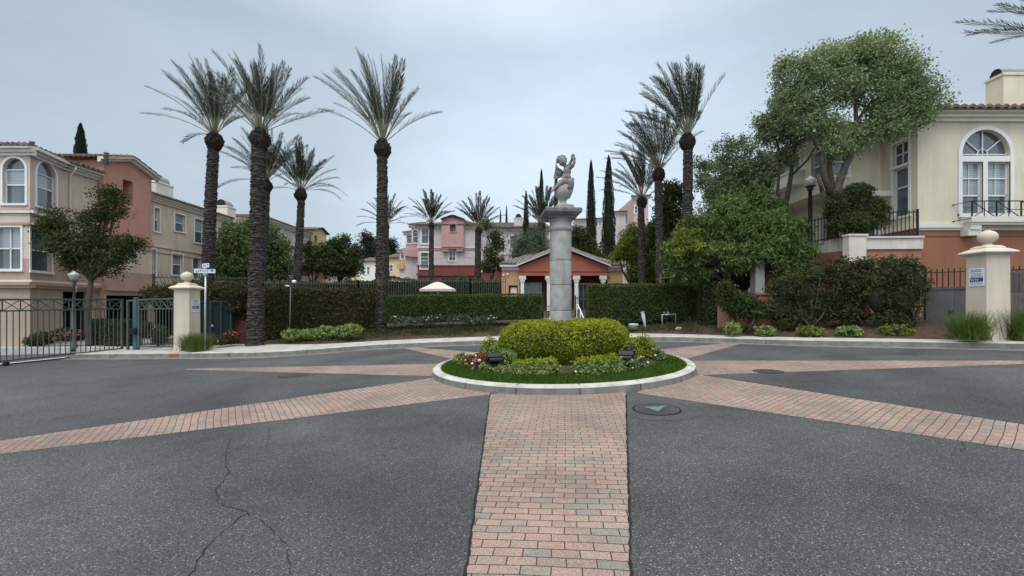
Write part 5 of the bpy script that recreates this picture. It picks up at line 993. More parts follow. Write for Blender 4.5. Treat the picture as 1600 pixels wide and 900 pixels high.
for i, (xa, xb, yt, mm, Y0, lb, ww) in enumerate(((544, 562, 411, 'yellow', 84, 'far pale yellow house left of the white house', [(549, 553, 417, 426)]), (560, 592, 409, 'white', 82, 'far white house with dark windows behind the pool fence', [(566, 569.5, 417, 428), (573.5, 577, 417, 428)]), (601, 624, 403, 'yellow', 80, 'far yellow house just right of the lone palm trunk', [(609, 613.5, 414, 424), (609, 613, 431, 438)]))):
    a = P(xa, yt, Y0); b = P(xb, yt, Y0); t = thing('distant_house', (a.x, Y0, 1), lb, 'house', 'far pale houses'); Fh = Fc((a.x, Y0), (1, 0), (0, -1)); wd = b.x-a.x; w_ = MB(); hh = [(*Fh.rect(*r), False) for r in ww]
    wall(w_, Fh, 0, wd, [(0, a.z, M[mm])], hh); Fs = Fc((b.x, Y0), (.05, 1), (1, 0)); wall(w_, Fs, 0, 6, [(0, a.z, M[mm])]); Fs = Fc((a.x, Y0), (.05, 1), (-1, 0)); wall(w_, Fs, 0, 6, [(0, a.z, M[mm])]); part('walls', w_, t)
    for h in hh: window(t, Fh, h, tw=.12, panes=('glass', 'glass'))
    c = MB(); tiles(c, Fh.w(-.4, a.z+.05, .5), Fh.w(wd+.4, a.z+.05, .5), Fh.w(wd-1, a.z+1.2, -4), Fh.w(1, a.z+1.2, -4), M['tile'], .4); part('roof', c, t)
M['hillpink'] = stucco('faded pink stucco', (.54, .38, .34))
# pale pink house on the hill between the cypresses
for i, (xa, xb, yt, mm, Y0, lb, ww) in enumerate(((958, 996, 332, 'palepink', 62, 'pale pink hillside house behind the yellow green tree', [(977, 981, 333, 350)]), (990, 1012, 308, 'hillpink', 58, 'pink tower of the hillside house behind the lowest palm', [(992, 996, 322, 333)]), (900, 948, 344, 'palepink', 66, 'grey hillside house glimpsed between the two tallest cypresses', [(936, 939, 346, 352), (936, 940, 378, 388)]))):
    a = P(xa, yt, Y0); b = P(xb, yt, Y0); t = thing('hillside_house', (a.x, Y0, 2), lb, 'house', 'hillside houses'); Fh = Fc((a.x, Y0), (1, -.25), (0, -1)); wd = b.x-a.x; w_ = MB(); hh = [(*Fh.rect(*r), False) for r in ww]
    wall(w_, Fh, 0, wd, [(0, a.z, M[mm])], hh); Fs = Fc((a.x, Y0), (.0, 1), (-1, 0)); wall(w_, Fs, 0, 8, [(0, a.z, M[mm])]); part('walls', w_, t)
    for h in hh: window(t, Fh, h, tw=.1, panes=('glass', 'glass'))
    c = MB(); tiles(c, Fh.w(-.4, a.z+.05, .5), Fh.w(wd+.4, a.z+.05, .5), Fh.w(wd, a.z+.8, -4), Fh.w(0, a.z+.8, -4), M['tile'], .35); part('roof', c, t); cornice(t, Fh, -.3, wd+.3, a.z, 'trim')
# ------------------------------------------------------------------ pool house
Yh = 30.0; sc = Yh/FX; X_ = lambda px: (px-CX)*sc; ZH = lambda py: CH-(py-HY)*sc
B = thing('pool_house', (X_(878), Yh, .7), 'low rust red pool house with white gabled portico behind the column', 'building')
Fh = Fc((0, Yh), (1, 0), (0, -1)); wl = MB(); fl_ = .62
wall(wl, Fh, X_(784), X_(812), [(fl_, ZH(417.5), M['orange'])], [(X_(794.5), X_(809), fl_, ZH(446), False)], .2)
wall(wl, Fh, X_(949), X_(973), [(fl_, ZH(417.5), M['orange'])])
Fi = Fh.off(-1.5); d1 = (X_(821), X_(847), fl_+.02, ZH(441.5), False); d2 = (X_(910), X_(939), fl_+.02, ZH(442.5), False)
wall(wl, Fi, X_(812), X_(949), [(fl_, ZH(428), M['maroon'])], [d1, d2])
for px, s_ in ((812, 1), (949, -1)): wl.add([Fh.w(X_(px), fl_), Fh.w(X_(px), fl_, -1.5), Fh.w(X_(px), ZH(428), -1.5), Fh.w(X_(px), ZH(428))], [(0, 1, 2, 3)], M['maroon'])
wl.add([Fh.w(X_(812), ZH(431)), Fh.w(X_(949), ZH(431)), Fh.w(X_(949), ZH(431), -1.5), Fh.w(X_(812), ZH(431), -1.5)], [(0, 1, 2, 3)], M['maroon'])
wl.add([Fh.w(X_(784), fl_), Fh.w(X_(784), fl_, -6), Fh.w(X_(784), ZH(417.5), -6), Fh.w(X_(784), ZH(417.5))], [(0, 1, 2, 3)], M['orange']); wl.add([Fh.w(X_(973), fl_), Fh.w(X_(973), fl_, -6), Fh.w(X_(973), ZH(417.5), -6), Fh.w(X_(973), ZH(417.5))], [(0, 1, 2, 3)], M['orange'])
part('walls', wl, B)
c = MB(); n = Fh.off(.12); pk = X_(878.5)
c.add([n.w(X_(811), ZH(431)), n.w(X_(950), ZH(431)), n.w(X_(950), ZH(417)), n.w(pk, ZH(391)), n.w(X_(811), ZH(417))], [(0, 1, 2, 3, 4)], M['poolred']); c.add([n.w(X_(811), ZH(431)), n.w(X_(950), ZH(431)), Fh.w(X_(950), ZH(431)), Fh.w(X_(811), ZH(431))], [(0, 1, 2, 3)], M['poolred'])
fb(c, n, X_(809), X_(952), ZH(424.5), ZH(423), .003, .05, M['poolred']); fb(c, n, X_(809), X_(952), ZH(431), ZH(428.5), .003, .09, M['poolred']); part('gable', c, B)
for px in (816, 857, 900, 941.5): c = MB(); fb(c, Fh, X_(px)-.12, X_(px)+.12, fl_, ZH(441), .0, .24, M['white']); fb(c, Fh, X_(px)-.17, X_(px)+.17, ZH(441), ZH(437), -.03, .27, M['trim']); fb(c, Fh, X_(px)-.25, X_(px)+.25, ZH(437), ZH(431.3), -.05, .29, M['trim']); part('post', c, B)
c = MB()
for a, b in (((806, 417), (878.5, 387.3)), ((878.5, 387.3), (953, 417))):
    v = [n.w(X_(a[0]), ZH(a[1]), .02), n.w(X_(b[0]), ZH(b[1]), .02), n.w(X_(b[0]), ZH(b[1]), .3), n.w(X_(a[0]), ZH(a[1]), .3)]; v += [(q[0], q[1], q[2]+.24) for q in v]; c.add(v, [(3, 2, 1, 0), (4, 5, 6, 7), (0, 1, 5, 4), (1, 2, 6, 5), (2, 3, 7, 6), (3, 0, 4, 7)], M['white'])
fb(c, Fh, X_(781), X_(809), ZH(417), ZH(413), .003, .3, M['white']); fb(c, Fh, X_(951), X_(976), ZH(418), ZH(416), .003, .3, M['white']); fb(c, Fh, X_(949), X_(973), ZH(423), ZH(418), .003, .06, M['trim']); fb(c, Fh, X_(784), X_(812), ZH(422), ZH(417), .003, .06, M['trim']); part('fascia', c, B)
c = MB(); zr = ZH(386)+.1
tiles(c, n.w(X_(805), ZH(415)+.12, .35), n.w(X_(805), ZH(415)+.12, -4), n.w(pk, zr, -4), n.w(pk, zr, .35), M['tile_dark'], .24); tiles(c, n.w(X_(954), ZH(415)+.12, .35), n.w(X_(954), ZH(415)+.12, -4), n.w(pk, zr, -4), n.w(pk, zr, .35), M['tile_dark'], .24)
tiles(c, Fh.w(X_(780), ZH(412.5), .35), Fh.w(X_(809), ZH(412.5), .35), Fh.w(X_(860), zr-.1, -3.9), Fh.w(X_(835), zr-.1, -3.9), M['tile_dark'], .24); tiles(c, Fh.w(X_(951), ZH(415), .35), Fh.w(X_(977), ZH(415), .35), Fh.w(X_(925), zr-.1, -3.9), Fh.w(X_(900), zr-.1, -3.9), M['tile_dark'], .24); part('roof', c, B)
window(B, Fi, d1, tw=.07, cols=4, grid=False, sill=False, name='french_door', panes=('glass_green', 'glass_green')); window(B, Fi, d2, tw=.07, cols=4, sill=False, name='french_door', panes=('glass_green', 'glass'))
hh = (X_(797), X_(808), fl_, ZH(448), False); c = MB(); fb(c, Fh, X_(794.5), X_(809), fl_, ZH(446), -.22, -.19, M['maroon']); fb(c, Fh, X_(798), X_(807.5), fl_, ZH(449), -.19, -.16, M['cream_trim']); part('side_door', c, B)
for px, py in ((787, 430), (793, 429)): q = Fh.w(X_(px), ZH(py), .08); c = MB(); c.ell(q, (.07, .07, .09), M['white'], 8, 6); part('wall_lamp', c, B)
# ------------------------------------------------------------------ cream house on the right
B = thing('cream_house', (15.25, 16, .4), 'cream house with tall arched window, balcony rail and terracotta base on the right', 'building')
R1 = Fc((15.25, 16.0), (1, 0), (0, -1)); zc = 4.30; ze = 8.55; aw = (*R1.rect(1502, 1577, 203, 244.5), True); lo1 = (*R1.rect(1502, 1534.5, 253, 334), False); lo2 = (*R1.rect(1542.5, 1577, 253, 334), False)
wl = MB(); bands = [(-.2, zc, M['terra']), (zc, ze, M['cream'])]
wall(wl, R1, 0, 12, bands, [aw, lo1, lo2])
R2 = Fc((15.25, 16.0), (0, 1), (-1, 0)); s1 = (*R2.rect(1395, 1420, 222, 258), False); s2 = (*R2.rect(1396, 1420, 262, 338), False); wall(wl, R2, 0, 1.5, bands, [s1, s2])
R3 = Fc((13.0, 17.5), (1, 0), (0, -1)); r3 = [(R3.uz(1300, 0)[0], R3.uz(1325, 0)[0], 6.7, 7.9, False), (R3.uz(1345, 0)[0], R3.uz(1372, 0)[0], 4.0, 5.9, False)]
wall(wl, R3, 0, 2.25, bands, r3)
R4 = Fc((13.0, 17.5), (0, 1), (-1, 0)); r4 = [(*R4.rect(1268, 1287, 238, 280), False), (*R4.rect(1238, 1250, 248, 290), False)]; wall(wl, R4, 0, 10, [(6.1, 8.35, M['cream'])], r4)
R5 = R4.off(-1.4); wall(wl, R5, .0, 10, [(-.2, 6.1, M['cream'])], [(1.2, 2.2, 3.9, 5.7, False), (4, 5, 3.9, 5.7, False)]); wl.add([R4.w(0, 6.1), R4.w(10, 6.1), R4.w(10, 6.1, -1.4), R4.w(0, 6.1, -1.4)], [(0, 1, 2, 3)], M['cream'])
part('walls', wl, B)
t = MB(); F = R1; A, C_, z0, z1 = aw[:4]; a1 = arc(A, C_, z1, 20); a2 = arc(A-.14, C_+.14, z1+.14, 20)
for i in range(20): q = [a1[i], a1[i+1], a2[i+1], a2[i]]; t.add([F.w(u, z, .05) for u, z in q]+[F.w(u, z, .003) for u, z in q], [(0, 1, 2, 3), (0, 4, 5, 1), (2, 6, 7, 3)], M['white'])
zb = z1-(C_-A)/2; zlo = lo1[2]
fb(t, F, A-.14, A, zlo-.1, zb, .003, .05, M['white']); fb(t, F, C_, C_+.14, zlo-.1, zb, .003, .05, M['white']); fb(t, F, A, C_, lo1[3], z0, .003, .03, M['white']); fb(t, F, lo1[1], lo2[0], zlo, lo1[3], .003, .03, M['white']); fb(t, F, A-.14, C_+.14, zlo-.14, zlo, .003, .09, M['white'])
um = (A+C_)/2; rr = (C_-A)/2; fb(t, F, um-.016, um+.016, z0, z1, -.12, -.09, M['white']); fb(t, F, A, C_, zb+.0, zb+.03, -.12, -.09, M['white']); fb(t, F, A, C_, z0, z0+.05, -.12, -.07, M['white'])
for an in (40, 140): t.bar(F.w(um+math.cos(math.radians(an))*.2, zb+math.sin(math.radians(an))*.2, -.10), F.w(um+math.cos(math.radians(an))*rr, zb+math.sin(math.radians(an))*rr, -.10), .03, M['white'])
t.tube([F.w(um+math.cos(2*PI*i/20)*.19, zb+.02+math.sin(2*PI*i/20)*.19, -.10) for i in range(21)], .016, 6, M['white'], cap=False)
o = part('arched_window', t, B); p = MB(); q = arc(A, C_, z1, 20); p.add([F.w(u, z, -.135) for u, z in [(A, z0)]+q+[(C_, z0)]], [tuple(range(len(q)+2))], M['glass']); part('pane', p, o)
for h in (lo1, lo2): window(B, R1, h, tw=.0, cols=1, grid=False, split=.36, panes=('blind', 'glass'), sill=False)
t = MB()
for h in (lo1, lo2): z6 = h[2]+(h[3]-h[2])*.69; fb(t, R1, h[0], h[1], z6-.02, z6+.02, -.12, -.085, M['white']); fb(t, R1, (h[0]+h[1])/2-.01, (h[0]+h[1])/2+.01, h[2]+(h[3]-h[2])*.36, h[3], -.122, -.1, M['white'])
part('muntins', t, B)
window(B, R2, s1, tw=.08, panes=('glass', 'glass'), cols=2); window(B, R2, s2, tw=.08, panes=('glass', 'glass'), split=.6)
for h in r3: window(B, R3, h, tw=.09, panes=('glass', 'glass'))
for h in r4: window(B, R4, h, tw=.09, panes=('blind', 'glass_green'))
for h in ((1.2, 2.2, 3.9, 5.7, False), (4, 5, 3.9, 5.7, False)): window(B, R5, h, tw=.06, panes=('glass', 'glass'))
for F_, a, b, zz in ((R1, -.35, 12.3, ze+.05), (R2, -.35, 1.2, ze+.05), (R3, 0, 2.0, ze+.05), (R4, -.3, 10, 8.4)): cornice(B, F_, a, b, zz, 'cream_trim', d=.4)
c = MB(); belt(c, R1, -.05, 12, zc-.02, .16, .10, 'cream_trim'); belt(c, R1, -.05, 12, zc-.10, .07, .05, 'cream_trim'); belt(c, R1, 0, 12, zc-.32, .035, .03, 'terra'); belt(c, R2, 0, 1.5, zc-.02, .16, .10, 'cream_trim')
fb(c, R3, .35, 2.0, 5.0, 5.07, .003, .05, M['cream_trim']); fb(c, R3, 2.0, 2.08, 5.0, 7.9, .003, .05, M['cream_trim']); fb(c, R3, .3, 2.08, 7.9, 7.98, .003, .05, M['cream_trim']); part('belt_course', c, B)
c = MB(); u0_ = R1.uz(1500, 0)[0]; fb(c, R1, u0_, 12, zc+.14, zc+.34, .003, .42, M['cream_trim']); fb(c, R1, u0_+.03, 12, zc+.05, zc+.14, .003, .36, M['cream_trim'])
for px in (1510, 1640): u_ = R1.uz(px, 0)[0]; fb(c, R1, u_-.24, u_+.24, zc-.34, zc-.12, .003, .30, M['cream_trim']); fb(c, R1, u_-.2, u_+.2, zc-.12, zc+.05, .003, .34, M['cream_trim'])
part('balcony_slab', c, B)
t = MB(); n_ = .40; za = CH-(314-HY)/FX*15.6; zb_ = CH-(340.5-HY)/FX*15.6; ua = R1.uz(1503, 0)[0]*.97; q = lambda u, z: R1.w(u, z, n_)
t.bar(q(ua, za), q(12, za), .035, M['metal_dark']); t.bar(q(ua, zb_), q(12, zb_), .03, M['metal_dark']); t.bar(q(ua+.95, (za+zb_)/2), q(12, (za+zb_)/2), .02, M['metal_dark'])
k = 0; u_ = ua
while u_ < 7:
    t.bar(q(u_, zb_-.1), q(u_, za), .035 if k % 2 == 0 else .02, M['metal_dark'])
    if k % 2 == 0: t.bar(q(u_, za), q(u_+.9, zb_) if k % 4 == 0 else q(u_+.9, zb_), .02, M['metal_dark']); t.bar(q(u_, zb_), q(u_+.3, zb_+.2), .02, M['metal_dark']); t.bar(q(u_+.9, zb_), q(u_+.6, zb_+.2), .02, M['metal_dark'])
    u_ += .45; k += 1
for zz in (za, zb_): t.bar(q(ua, zz), R1.w(ua-.3, zz-.06, .02), .022, M['metal_dark']); t.ell(R1.w(ua-.3, zz-.06, .03), (.03, .03, .03), M['metal_dark'], 6, 5)
part('balcony_rail', t, B)
c = MB(); tiles(c, R1.w(-.45, ze+.06, .5), R1.w(12.3, ze+.06, .5), R1.w(9, ze+1.0, -4), R1.w(3.3, ze+1.0, -4), M['tile'], .30, amp=.07); tiles(c, R2.w(-.45, ze+.06, .5), R2.w(8, ze+.06, .5), R2.w(4, ze+1.0, -3.3), R2.w(4, ze+1.0, -3.3), M['tile'], .3); tiles(c, R3.w(-.3, ze+.06, .5), R3.w(2.4, ze+.06, .5), R3.w(2.4, ze+.6, -2), R3.w(1.5, ze+.6, -2), M['tile'], .3)
tiles(c, R4.w(-.3, 8.45, .5), R4.w(10, 8.45, .5), R4.w(10, 9.2, -3), R4.w(2.5, 9.2, -3), M['tile'], .3); part('roof', c, B)
q1 = P(1556, 0, 17.3); chimney(B, 19.34, 21.4, 16.75, 17.38, 8.3, P(0, 112, 16.75).z-.02, 'cream', along='x')
c = MB(); fb(c, R4, 1.4, 3.0, 6.75, 7.3, .003, .55, M['cream_trim']); fb(c, R4, 1.35, 3.05, 7.3, 7.36, .003, .6, M['cream_trim']); c.bar(R4.w(3.0, 6.95, .55), R4.w(6, 6.95, .55), .05, M['metal_dark']); c.bar(R4.w(3.0, 7.3, .55), R4.w(6, 7.3, .55), .05, M['metal_dark']); fb(c, R4, 3.0, 6.0, 6.55, 6.7, .003, .6, M['cream_trim']); part('side_balcony', c, B)
c = MB(); c.tube([R3.w(.55+1.2*i/8, 6.0+.28*math.sin(PI*i/8), .2) for i in range(9)], .10, 8, M['tile_dark']); fb(c, R3, .5, 2.2, 5.75, 5.95, .003, .5, M['cream_trim']); part('window_hood', c, B)
# terrace and retaining wall
W = thing('retaining_wall', (P(1330, 0, 14.9).x, 14.8, .4), 'salmon retaining wall with white cap and pilaster below the cream house', 'wall')
a0 = P(1268, 0, 16.5); a1 = P(1332, 0, 14.9); a2 = P(1440, 0, 14.75); ztop = 3.78
def wseg(mb, a, b, z0, z1, th, m):
    d = Vector((b.x-a.x, b.y-a.y, 0)).normalized(); n = Vector((d.y, -d.x, 0)); 
    v = [Vector((p.x, p.y, z))+n*o for z in (z0, z1) for p, o in ((a, 0), (b, 0), (b, -th), (a, -th))]; mb.add([tuple(q) for q in v], [(3, 2, 1, 0), (4, 5, 6, 7), (0, 1, 5, 4), (1, 2, 6, 5), (2, 3, 7, 6), (3, 0, 4, 7)], m)
a = MB(); wseg(a, a0, a1, -.2, ztop-.44, .25, M['salmon2']) if 'salmon2' in M else None
M['salmon2'] = stucco('garden wall stucco', (.34, .16, .11), (.24, .115, .08)); M['brown_red'] = stucco('brown red stucco', (.25, .07, .055))
wseg(a, a0, a1, -.2, ztop-.44, .25, M['salmon2']); wseg(a, a1, a2, -.2, ztop-.44, .25, M['salmon2']); part('wall', a, W)
a = MB(); o = Vector((0, -.06, 0)); wseg(a, a0+o, a1+o, ztop-.44, ztop-.06, .35, M['offwhite']); wseg(a, a1+o, a2+o, ztop-.44, ztop-.06, .35, M['offwhite']); o = Vector((0, -.12, 0)); wseg(a, a0+o, a1+o, ztop-.06, ztop, .45, M['offwhite']); wseg(a, a1+o, a2+o, ztop-.06, ztop, .45, M['offwhite']); part('cap', a, W)
a = MB(); q = P(1341, 0, 14.6); a.box(q.x-.30, q.x+.30, 14.62, 14.9, 2.55, ztop-.0, M['offwhite']); a.box(q.x-.34, q.x+.34, 14.58, 14.9, ztop, ztop+.06, M['offwhite']); part('pilaster', a, W)
W = thing('low_wall', (P(1240, 0, 15).x, 15, .3), 'lower salmon garden wall at the foot of the espaliers', 'wall'); a = MB(); p0 = P(1121, 0, 15.4); p1 = P(1180, 0, 14.7); p2 = P(1275, 0, 14.5); p3 = P(1330, 0, 14.65)
for u_, v_ in ((p0, p1), (p1, p2), (p2, p3)): wseg(a, u_, v_, -.1, 1.35 if u_ is p0 else 1.75, .22, M['salmon2'])
part('wall', a, W); a = MB()
for u_, v_ in ((p0, p1), (p1, p2), (p2, p3)): z_ = 1.35 if u_ is p0 else 1.75; wseg(a, u_+Vector((0, -.04, 0)), v_+Vector((0, -.04, 0)), z_, z_+.06, .3, M['salmon2'])
part('cap', a, W)
W = thing('upper_wall', (P(1220, 0, 16).x, 16.2, .3), 'shaded maroon garden wall with grey pillar under the broad tree', 'wall'); a = MB(); wseg(a, P(1186, 0, 16.2), P(1270, 0, 16.6), -.1, 3.2, .22, M['brown_red']); part('wall', a, W)
a = MB(); q = P(1184, 0, 15.9); a.box(q.x-.17, q.x+.17, 15.75, 16.1, 0, 3.1, M['concrete']); part('pillar', a, W)
a = MB(); a.prism([(a0.x, a0.y+.1), (a1.x, a1.y+.1), (a2.x, a2.y+.2), (15.25, 16), (15.25, 17.5), (13, 17.5), (13, 24), (P(1190, 0, 16.3).x, 24), (P(1190, 0, 16.3).x, 16.5)], 2.9, 3.3, M['concrete']); solo('terrace', a, (13, 17, 2.9), kind='structure')
# ------------------------------------------------------------------ railings and fences
def iron_fence(label, pts, z0s, h, sp, m, group=None, curl=0.0, cat='fence', rails=(.08, .92), th=.02, posts=3, name='iron_fence', kind2=None):
    pts = [Vector(p) for p in pts]; t = thing(name, (pts[0].x, pts[0].y, z0s[0]), label, cat, group); R = MB(); Pk = MB(); Po = MB()
    for (a, b), (za, zb) in zip(zip(pts[:-1], pts[1:]), zip(z0s[:-1], z0s[1:])):
        L_ = (Vector((b.x, b.y, 0))-Vector((a.x, a.y, 0))).length; n = max(1, int(L_/sp))
        for r in rails: R.bar((a.x, a.y, za+h*r), (b.x, b.y, zb+h*r), th*1.5, m)
        d = Vector((b.x-a.x, b.y-a.y, 0)).normalized(); nn = Vector((d.y, -d.x, 0)); nn = -nn if nn.y > 0 else nn
        for i in range(n+1):
            f = i/n; x = a.x+(b.x-a.x)*f; y = a.y+(b.y-a.y)*f; z = za+(zb-za)*f
            if curl: Pk.tube([(x, y, z), (x, y, z+h*.8), (x+nn.x*curl*.4, y+nn.y*curl*.4, z+h*.93), (x+nn.x*curl+d.x*.06, y+nn.y*curl, z+h)], th*.5, 4, m, cap=False)
            else: Pk.bar((x, y, z), (x, y, z+h), th, m)
        k = max(1, int(L_/posts))
        for i in range(k+1): f = i/k; x = a.x+(b.x-a.x)*f; y = a.y+(b.y-a.y)*f; z = za+(zb-za)*f; Po = MB(); Po.bar((x, y, z-.2), (x, y, z+h*1.03), th*2.8, m); part('post', Po, t)
    part('rails', R, t); part('pickets', Pk, t); return t
M['fence_pale'] = mat('weathered fence paint', (.10, .11, .095), .6, .2, 6); M['fence_tan'] = mat('faded tan fence', (.19, .17, .12), .6, .2, 6)
iron_fence('curved top iron fence above the reddish shrubs on the left', [P(240, 0, 19.5), P(300, 0, 19.5), P(396, 0, 20.2)], [1.25, 1.25, 1.25], 1.5, .16, M['fence_pale'], 'iron fences round the pool garden', curl=.26, th=.03)
iron_fence('iron pool fence between the thickest palm and the lone palm', [P(405, 0, 22), P(560, 0, 23), P(596, 0, 23)], [.9, .9, .9], 1.75, .13, M['fence_pale'], 'iron fences round the pool garden')
iron_fence('iron pool fence in front of the umbrella and pink block', [P(600, 0, 25.5), P(735, 0, 26), P(790, 0, 27)], [.9, .9, .9], 2.05, .14, M['fence_pale'], 'iron fences round the pool garden')
iron_fence('tan curved top fence under the broad tree, right of the hedge', [P(1032, 0, 20), P(1120, 0, 19), P(1180, 0, 18)], [.9, .9, .9], 1.9, .15, M['fence_tan'], 'iron fences round the pool garden', curl=.28)
iron_fence('black railing on top of the salmon retaining wall', [a0+Vector((0, .15, 0)), a1+Vector((0, .15, 0)), a2+Vector((.0, .15, 0))], [ztop]*3, .95, .13, M['metal_dark'], None, cat='railing', name='terrace_railing')
iron_fence('small garden gate railing left of the column base', [P(845, 0, 18.6), P(862, 0, 18.6)], [hgt(1.4, 18.6)]*2, 1.0, .11, M['metal_dark'], 'garden gate railings', cat='railing', name='gate_railing', posts=1)
iron_fence('small garden gate railing right of the column base', [P(899, 0, 19.4), P(917, 0, 18.8)], [hgt(3, 19)+.1]*2, 1.15, .11, M['metal_dark'], 'garden gate railings', cat='railing', name='gate_railing', posts=1)
iron_fence('rust toned iron fence behind the grey gate and right pillar', [P(1446, 0, 13.6), P(1640, 0, 13.2)], [1.1, 1.2], 1.45, .16, M['rustiron'] if 'rustiron' in M else M['metal_dark'], None, posts=2)
# left gates
def xpanel(mb, a, b, za, zb, h, bay, m, th=.025, band=.36):
    """picket panel with crossed bars in its top band, feet at a/b"""
    a, b = Vector(a), Vector(b); d = b-a; d.z = 0; L_ = d.length; n = max(1, round(L_/bay)); q = lambda f, z: Vector((a.x+(b.x-a.x)*f, a.y+(b.y-a.y)*f, za+(zb-za)*f+z))
    for z, w_ in ((.10, .05), (h, .06), (h-band, .05)): mb.bar(q(0, z), q(1, z), w_, m)
    for i in range(n+1): mb.bar(q(i/n, h-band), q(i/n, h), th, m)
    for i in range(n):
        mb.bar(q(i/n, h-band), q((i+1)/n, h), th*.8, m); mb.bar(q(i/n, h), q((i+1)/n, h-band), th*.8, m)
    k = int(L_/.15)
    for i in range(k+1): mb.bar(q(i/k, .1), q(i/k, h-band), th*.85, m)
    for f in (0, 1): mb.bar(q(f, .05), q(f, h+.02), .07, m)
ga = Vector((-16.25, 11.6, 0)); gb = Vector((-15.35, 16.75, 0)); t = thing('sliding_gate', (-15.8, 14.2, gz(-15.8)), 'long grey green sliding gate with crossed top bars across the left drive', 'gate')
m_ = MB(); xpanel(m_, ga, gb, gz(ga.x)+.06, gz(gb.x)+.06, 2.03, .42, M['fence_green']); part('panel', m_, t)
for f in (.35, .92):
    m_ = MB(); p = ga.lerp(gb, f); z = gz(p.x)+.07
    m_.tube([(p.x-.04, p.y, z), (p.x+.04, p.y, z)], .07, 12, M['metal_dark']); part('wheel', m_, t)
t = thing('gate_post', (P(213, 0, 16.2).x, 16.2, -.3), 'teal steel gate post and catch frame beside the sliding gate', 'gate post'); m_ = MB(); q = P(213, 0, 16.2); m_.bar((q.x, q.y, -.5), (q.x, q.y, 1.62), .15, M['fence_teal']); m_.tube([(q.x, q.y, 1.62), (q.x, q.y, 1.68)], .09, 10, M['fence_green']); part('post', m_, t)
m_ = MB(); q2 = P(200, 0, 16.3); m_.bar((q2.x, q2.y, -.5), (q2.x, q2.y, 1.58), .07, M['fence_green']); m_.bar((q2.x, q2.y, 1.56), (q.x, q.y, 1.56), .06, M['fence_green']); part('catch_frame', m_, t); m_ = MB(); m_.box(q.x-.08, q.x+.14, q.y-.2, q.y-.09, .28, .52, M['black']); part('lock_box', m_, t)
t = thing('iron_fence', (P(245, 0, 15.9).x, 15.9, -.3), 'fixed grey green panel with crossed top bars between teal post and left pillar', 'fence'); m_ = MB(); xpanel(m_, P(217, 0, 16.1), P(274, 0, 15.5), gz(-13.5)+.16, gz(-12.2)+.16, 1.86, .38, M['fence_green']); part('panel', m_, t)
# teal fence behind the street sign
t = thing('garden_gate', (P(335, 0, 16.9).x, 16.9, -.2), 'dark teal steel gate half hidden behind the street sign', 'gate'); m_ = MB(); a_ = P(313, 0, 16.6); b_ = P(362, 0, 17.2)
M['maroon_dark'] = mat('dark maroon paint', (.075, .022, .02), .9, .2, 3); M['mesh'] = mat('dark teal mesh', (.010, .022, .020), .7, .3, 20); M['teal_dark'] = mat('shaded teal steel', (.022, .045, .042), .6, .2, 8); wseg(m_, a_, b_, -.2, 1.5, .03, M['mesh']); part('mesh_panel', m_, t); m_ = MB()
for f in (0, .33, .36, .68, 1): p = a_.lerp(b_, f); m_.bar((p.x, p.y-.03, -.25), (p.x, p.y-.03, 1.55), .06, M['teal_dark'])
for z in (-.1, 1.52): m_.bar((a_.x, a_.y-.03, z), (b_.x, b_.y-.03, z), .05, M['teal_dark'])
part('frame', m_, t); m_ = MB(); p = a_.lerp(b_, .42); m_.ell((p.x, p.y-.08, .56), (.05, .05, .05), M['galv'], 10, 7); part('knob', m_, t)
m_ = MB(); wseg(m_, P(364, 0, 17.4), P(388, 0, 17.3), -.2, .75, .2, M['maroon_dark']); solo('low_wall', m_, (P(376, 0, 17.4).x, 17.4, -.2), label='short dark red wall stub left of the thickest palm', cat='wall')
# grey board gate and fence on the right
t = thing('board_gate', (P(1480, 0, 12.6).x, 12.6, .5), 'grey board gate between the dense shrub and right pillar', 'gate'); m_ = MB(); a_ = P(1447, 0, 13.0); b_ = P(1528, 0, 12.3); n = 16
for i in range(n): p = a_.lerp(b_, i/n); q = a_.lerp(b_, (i+.93)/n); wseg(m_, p, q, .45, 1.86+.06*i/n, .03, M['board'])
part('boards', m_, t); m_ = MB(); wseg(m_, a_+Vector((0, -.03, 0)), b_+Vector((0, -.03, 0)), 1.88, 1.95, .08, M['board']); wseg(m_, a_+Vector((0, .05, 0)), b_+Vector((0, .05, 0)), .6, .7, .04, M['board']); part('rails', m_, t); m_ = MB(); p = a_.lerp(b_, .45); m_.ell((p.x, p.y-.06, 1.22), (.045, .05, .045), M['black'], 8, 6); part('knob', m_, t)
m_ = MB(); a_ = P(1572, 0, 12.4); b_ = P(1680, 0, 12.2); n = 16
t = thing('board_fence', (a_.x, 12.3, .5), 'brown grey board fence with lattice top right of the right pillar', 'fence')
M['board2'] = mat('brown grey boards', (.105, .085, .075), .8, .25, 5)
for i in range(n): p = a_.lerp(b_, i/n); q = a_.lerp(b_, (i+.94)/n); wseg(m_, p, q, .45, 1.75, .03, M['board2'])
part('boards', m_, t); m_ = MB()
for z, hh in ((1.75, .06), (2.12, .06), (2.35, .07)): wseg(m_, a_, b_, z, z+hh, .06, M['board'])
for i in range(40): p = a_.lerp(b_, i/40); m_.bar((p.x, p.y, 1.78), (p.x, p.y, 2.35), .018, M['board'])
for k in range(3): m_.bar((a_.x, a_.y, 1.85+.09*k), (b_.x, b_.y, 1.85+.09*k), .014, M['board'])
part('lattice', m_, t)
